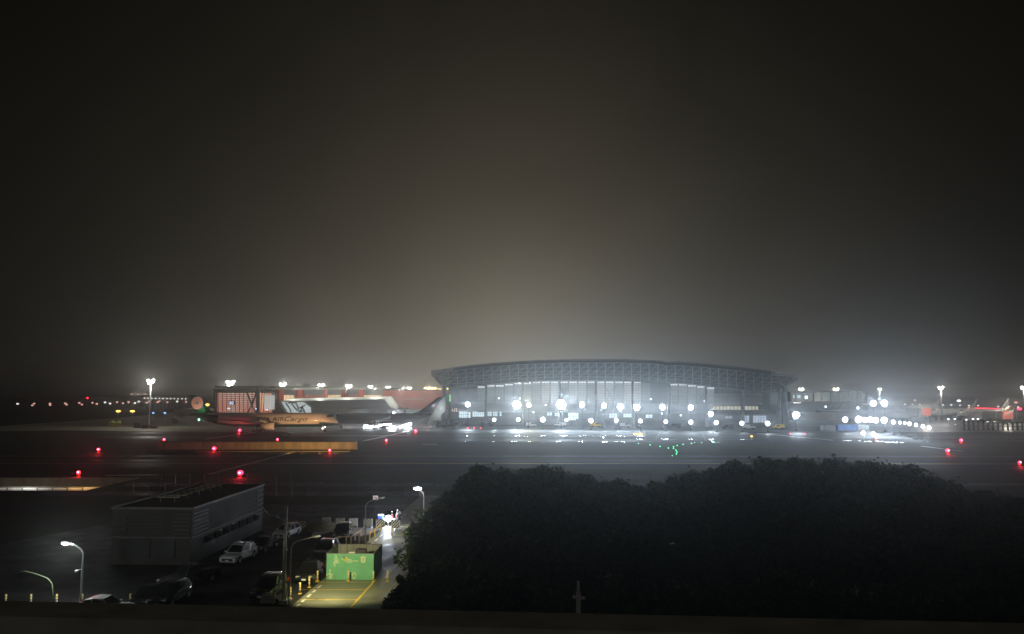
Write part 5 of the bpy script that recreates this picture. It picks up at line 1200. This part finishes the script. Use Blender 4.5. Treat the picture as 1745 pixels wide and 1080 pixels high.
m = MB(); m.tube([(0, 0, 0), (0, 0, .8)], .06, 8); m.build('stand', M['steel'], t); m = MB(); m.ball((0, 0, 1.05), .4, 14, 8, (1, .6, 1)); m.build('lamp_head', M['flood'], t); lamp('lamp_light', (0, -.6, 1.3), 420, (.75, .85, 1), .3, t)
b = G(456, 1031); t = thing('motor_scooter', 'scooter under a pale cover left of the yellow bollard', 'scooter', b)
m = MB(); m.hexa([(-.6, -.3, .2), (.7, -.3, .2), (.5, -.15, .75), (-.45, -.15, .85)], [(-.6, .3, .2), (.7, .3, .2), (.5, .15, .75), (-.45, .15, .85)]); m.bar((.45, 0, .7), (.5, 0, 1.05), .12); m.build('cover', M['conc'], t, .05); m = MB(); [m.tube([(dx, -.06, .24), (dx, .06, .24)], .24, 12) for dx in (-.6, .65)]; m.build('wheel', M['rubber'], t)
# a grass mound and perimeter fence
m = MB()
n = 14; vs = [(0, 0, 1.1)]; p = G(548, 902)
for j in range(n): a = 2 * PI * j / n; vs.append((math.cos(a) * 1.6, math.sin(a) * 1.3, .75))
for j in range(n): a = 2 * PI * j / n; vs.append((math.cos(a) * 2.6, math.sin(a) * 2.0, -.02))
m.add(vs, [(0, 1 + j, 1 + (j + 1) % n) for j in range(n)] + [(1 + j, 1 + n + j, 1 + n + (j + 1) % n, 1 + (j + 1) % n) for j in range(n)], True); o = m.build('earth_mound', pm('bare_earth', (.16, .15, .09), .9, var=.4, scale=3, bump=.6)); o.location = p; tag(o, 'small earth mound by the pavement left of the striped barriers', 'mound')
t = thing('perimeter_fence', 'wire perimeter fence on posts across the far side of the car park', 'fence')
m = MB(); Yf = 127
for k in range(30): x = -62 + k * 2.6; m.bar((x, Yf, 0), (x, Yf, 2.4), .09)
for z in (.1, .7, 1.3, 1.9, 2.4): m.bar((-62, Yf, z), (16, Yf, z), .035 if z < 2.3 else .06)
m.build('fence', M['dsteel'], t)
t = thing('airfield_fence', 'second farther fence line with pale top rail beyond the road', 'fence')
m = MB(); Yf = 140
for k in range(40): x = -66 + k * 2.6; m.bar((x, Yf, 0), (x, Yf, 2.2), .08)
for z in (.4, 1.2, 2.2): m.bar((-66, Yf, z), (36, Yf, z), .05)
m.build('fence', M['dsteel'], t)

# ------------------------------------------------------------------ our own parapet and terrace
def parapet():
    z = 16.3; pL, pR = G(-700, 1008, z), G(2400, 1076, z); d = (pR - pL).normalized(); n = Vector((d.y, -d.x, 0))
    t = thing('parapet', 'rough dark concrete parapet along the bottom edge of the picture', 'parapet')
    m = MB(); w = .17
    a = [pL, pR, pR + n * w, pL + n * w]; m.hexa([p for p in a], [p - Vector((0, 0, 1.6)) for p in a]); m.build('wall', pm('weathered_parapet', (.72, .70, .65), .85, var=.25, scale=6, bump=.5, detail=9), t)
    m = MB(); a = [pL + n * w, pR + n * w, pR + n * 8, pL + n * 8]; m.hexa([Vector((p.x, p.y, 15.35)) for p in a], [Vector((p.x, p.y, 15.1)) for p in a]); m.build('terrace_floor', M['conc_dark'], t)
    m = MB(); a = [pL - n * -.01, pR - n * -.01, pR + n * 7.5, pL + n * 7.5]; m.hexa([Vector((p.x, p.y, 14.69)) for p in a], [Vector((p.x, p.y, 0)) for p in a]); m.build('facade', M['conc_dark'], t)
parapet()
Yq = 30; top = A(985.5, 990, Yq); t = thing('short_mast', 'slim grey mast with a small crossbar rising just beyond the parapet', 'mast', (top.x, Yq, 0))
m = MB(); m.tube([(0, 0, 0), (0, 0, top.z - .4)], .09, 10); m.tube([(0, 0, top.z - .42), (0, 0, top.z)], .055, 10); m.build('pole', pm('weathered_grey_pole', (.8, .8, .78), .6), t)
zc_ = A(985, 1017, Yq).z; m = MB(); m.bar((-.22, -.1, zc_ + .03), (.24, -.1, zc_ - .03), .1, .09); m.box((0, -.06, zc_), (.16, .16, .16)); m.build('crossbar', M['sign_w'], t)

# ------------------------------------------------------------------ trees
def crown_mesh(seed, nl, rx, rz, leafs=.26):
    r = random.Random(seed); vs = []; fs = []; mi = []
    cl = []
    for k in range(46):
        th = r.uniform(0, 2 * PI); u = r.uniform(-.75, 1); q = math.sqrt(max(0, 1 - u * u)); rad = r.uniform(.45, .96)
        cl.append((Vector((math.cos(th) * q * rx * rad, math.sin(th) * q * rx * rad, u * rz * rad)), r.uniform(.7, 1.5)))
    for i in range(nl):
        c, cr = cl[r.randrange(len(cl))]
        d = Vector((r.gauss(0, 1), r.gauss(0, 1), r.gauss(0, 1))).normalized(); p = c + d * cr * (r.random() ** .4) * (1 if r.random() < .9 else r.uniform(1, 1.75)) * Vector((1, 1, .75)).length / 1.6
        p.z = c.z + (p.z - c.z) * .75
        s = leafs * r.uniform(.55, 1.35); a = Vector((r.gauss(0, 1), r.gauss(0, 1), r.gauss(0, .7))).normalized(); b = a.cross(Vector((r.gauss(0, 1), r.gauss(0, 1), r.gauss(0, 1)))).normalized()
        o = len(vs); vs += [p - a * s, p + b * s * .42 - a * s * .1, p + a * s, p - b * s * .42 - a * s * .1]; fs.append((o, o + 1, o + 2, o + 3)); mi.append(1 if r.random() < .3 else 0)
    me = bpy.data.meshes.new('crown'); me.from_pydata([tuple(v) for v in vs], [], fs); me.materials.append(M['leaf']); me.materials.append(M['leaf2']); me.polygons.foreach_set('material_index', mi); me.update(); return me
def trunk_mesh(seed, h, cz, rx):
    r = random.Random(seed); m = MB(); m.tube([(0, 0, -.1), (.1, 0, h * .3), (-.05, .1, h * .6), (0, 0, h * .85)], [.32, .24, .17, .06], 10)
    for k in range(9):
        a = r.uniform(0, 2 * PI); z0 = h * r.uniform(.3, .7); l = r.uniform(.5, .85) * rx; e = Vector((math.cos(a) * l, math.sin(a) * l, z0 + r.uniform(.6, 2.2))); s = Vector((0, 0, z0)); m.tube([s, s.lerp(e, .5) + Vector((0, 0, -.1)), e], [.11, .07, .025], 6)
    return m
protos = []
for k in range(4):
    rxx, rzz, hh = ((3.6, 3.4, 8), (4.2, 3.2, 8), (3.2, 3.9, 8), (4.6, 3.0, 8))[k]
    me = crown_mesh(100 + k, 11000, rxx, rzz); tr = trunk_mesh(k, hh, 5, rxx)
    protos.append((me, tr, rxx, rzz, hh, []))
NT = 0
def tree(x, y, top, k, s, rz, lab):
    global NT
    me, tr, rx, rz_, h, cache = protos[k % 4]; NT += 1
    t = thing('leafy_tree', lab, 'tree', (x, y, 0), rz, 'dark leafy trees filling the lower right')
    c = bpy.data.objects.new('crown', me); COL.objects.link(c); c.parent = t; c.location = (0, 0, top - rz_ * s * 1.12); c.scale = (s, s, s)
    if not cache: o = tr.build('trunk', M['bark'], t); cache.append(o.data)
    else: o = bpy.data.objects.new('trunk', cache[0]); COL.objects.link(o); o.parent = t
    sc_ = (top - rz_ * s * .5) / h; o.scale = (s, s, sc_)
# silhouette: (px of centre, row of crown top, distance)
far_row = [(768, 852, 92), (795, 822, 96), (822, 790, 94), (880, 786, 98), (935, 792, 95), (990, 800, 97), (1045, 812, 96), (1100, 817, 95), (1150, 812, 98), (1200, 794, 95), (1255, 784, 97), (1310, 782, 95), (1365, 778, 98), (1420, 782, 95), (1480, 785, 97), (1540, 788, 96), (1600, 810, 98), (1660, 826, 96), (1720, 846, 97), (1780, 855, 98)]
mid_row = [(768, 890, 74), (790, 862, 76), (860, 842, 74), (930, 848, 77), (1000, 852, 75), (1075, 850, 76), (1150, 858, 74), (1225, 846, 77), (1300, 842, 75), (1380, 840, 76), (1460, 850, 74), (1540, 856, 77), (1620, 870, 75), (1710, 884, 76)]
near_row = [(775, 945, 56), (800, 920, 58), (890, 908, 55), (985, 915, 58), (1080, 905, 56), (1180, 915, 58), (1280, 905, 56), (1390, 912, 58), (1500, 910, 56), (1610, 925, 58), (1720, 940, 56)]
front_row = [(795, 1000, 41), (860, 985, 40), (1060, 975, 42), (1190, 985, 40), (1330, 975, 42), (1480, 985, 40), (1640, 990, 42)]
for nm, row in (('farthest', far_row), ('middle', mid_row), ('nearer', near_row), ('nearest', front_row)):
    for i, (px, py, Yt) in enumerate(row):
        p = A(px, py, Yt); s = R.uniform(.85, 1.15)
        tree(p.x, Yt, p.z, R.randrange(4), s, R.uniform(0, 6.28), f'dark leafy tree, {ordn(i)} from the left in the {nm} row of the wood')
# bushes at the road edge
for i, (px, py, Yt, s) in enumerate(((672, 1015, 57, .28), (694, 985, 60, .34), (702, 950, 68, .3), (712, 925, 72, .34), (722, 905, 84, .4), (732, 880, 92, .42), (655, 1032, 55, .24), (712, 1000, 52, .5))):
    p = A(px, py - 12, Yt); me = protos[i % 4][0]; rz_ = protos[i % 4][3]
    t = thing('bush', f'leafy bush spilling over the right road edge, {ordn(i)} counted up from the parapet', 'bush', (p.x + .6, Yt, 0), i * 1.3, 'bushes along the tree edge')
    c = bpy.data.objects.new('crown', me); COL.objects.link(c); c.parent = t; c.location = (0, 0, max(rz_ * s * .9, p.z - rz_ * s)); c.scale = (s, s, s * 1.1)
    m = MB(); m.tube([(0, 0, 0), (.05, 0, 1), (0, 0, max(1.2, p.z - rz_ * s * .6))], [.09, .07, .03], 6); m.build('stem', M['bark'], t)
haze()
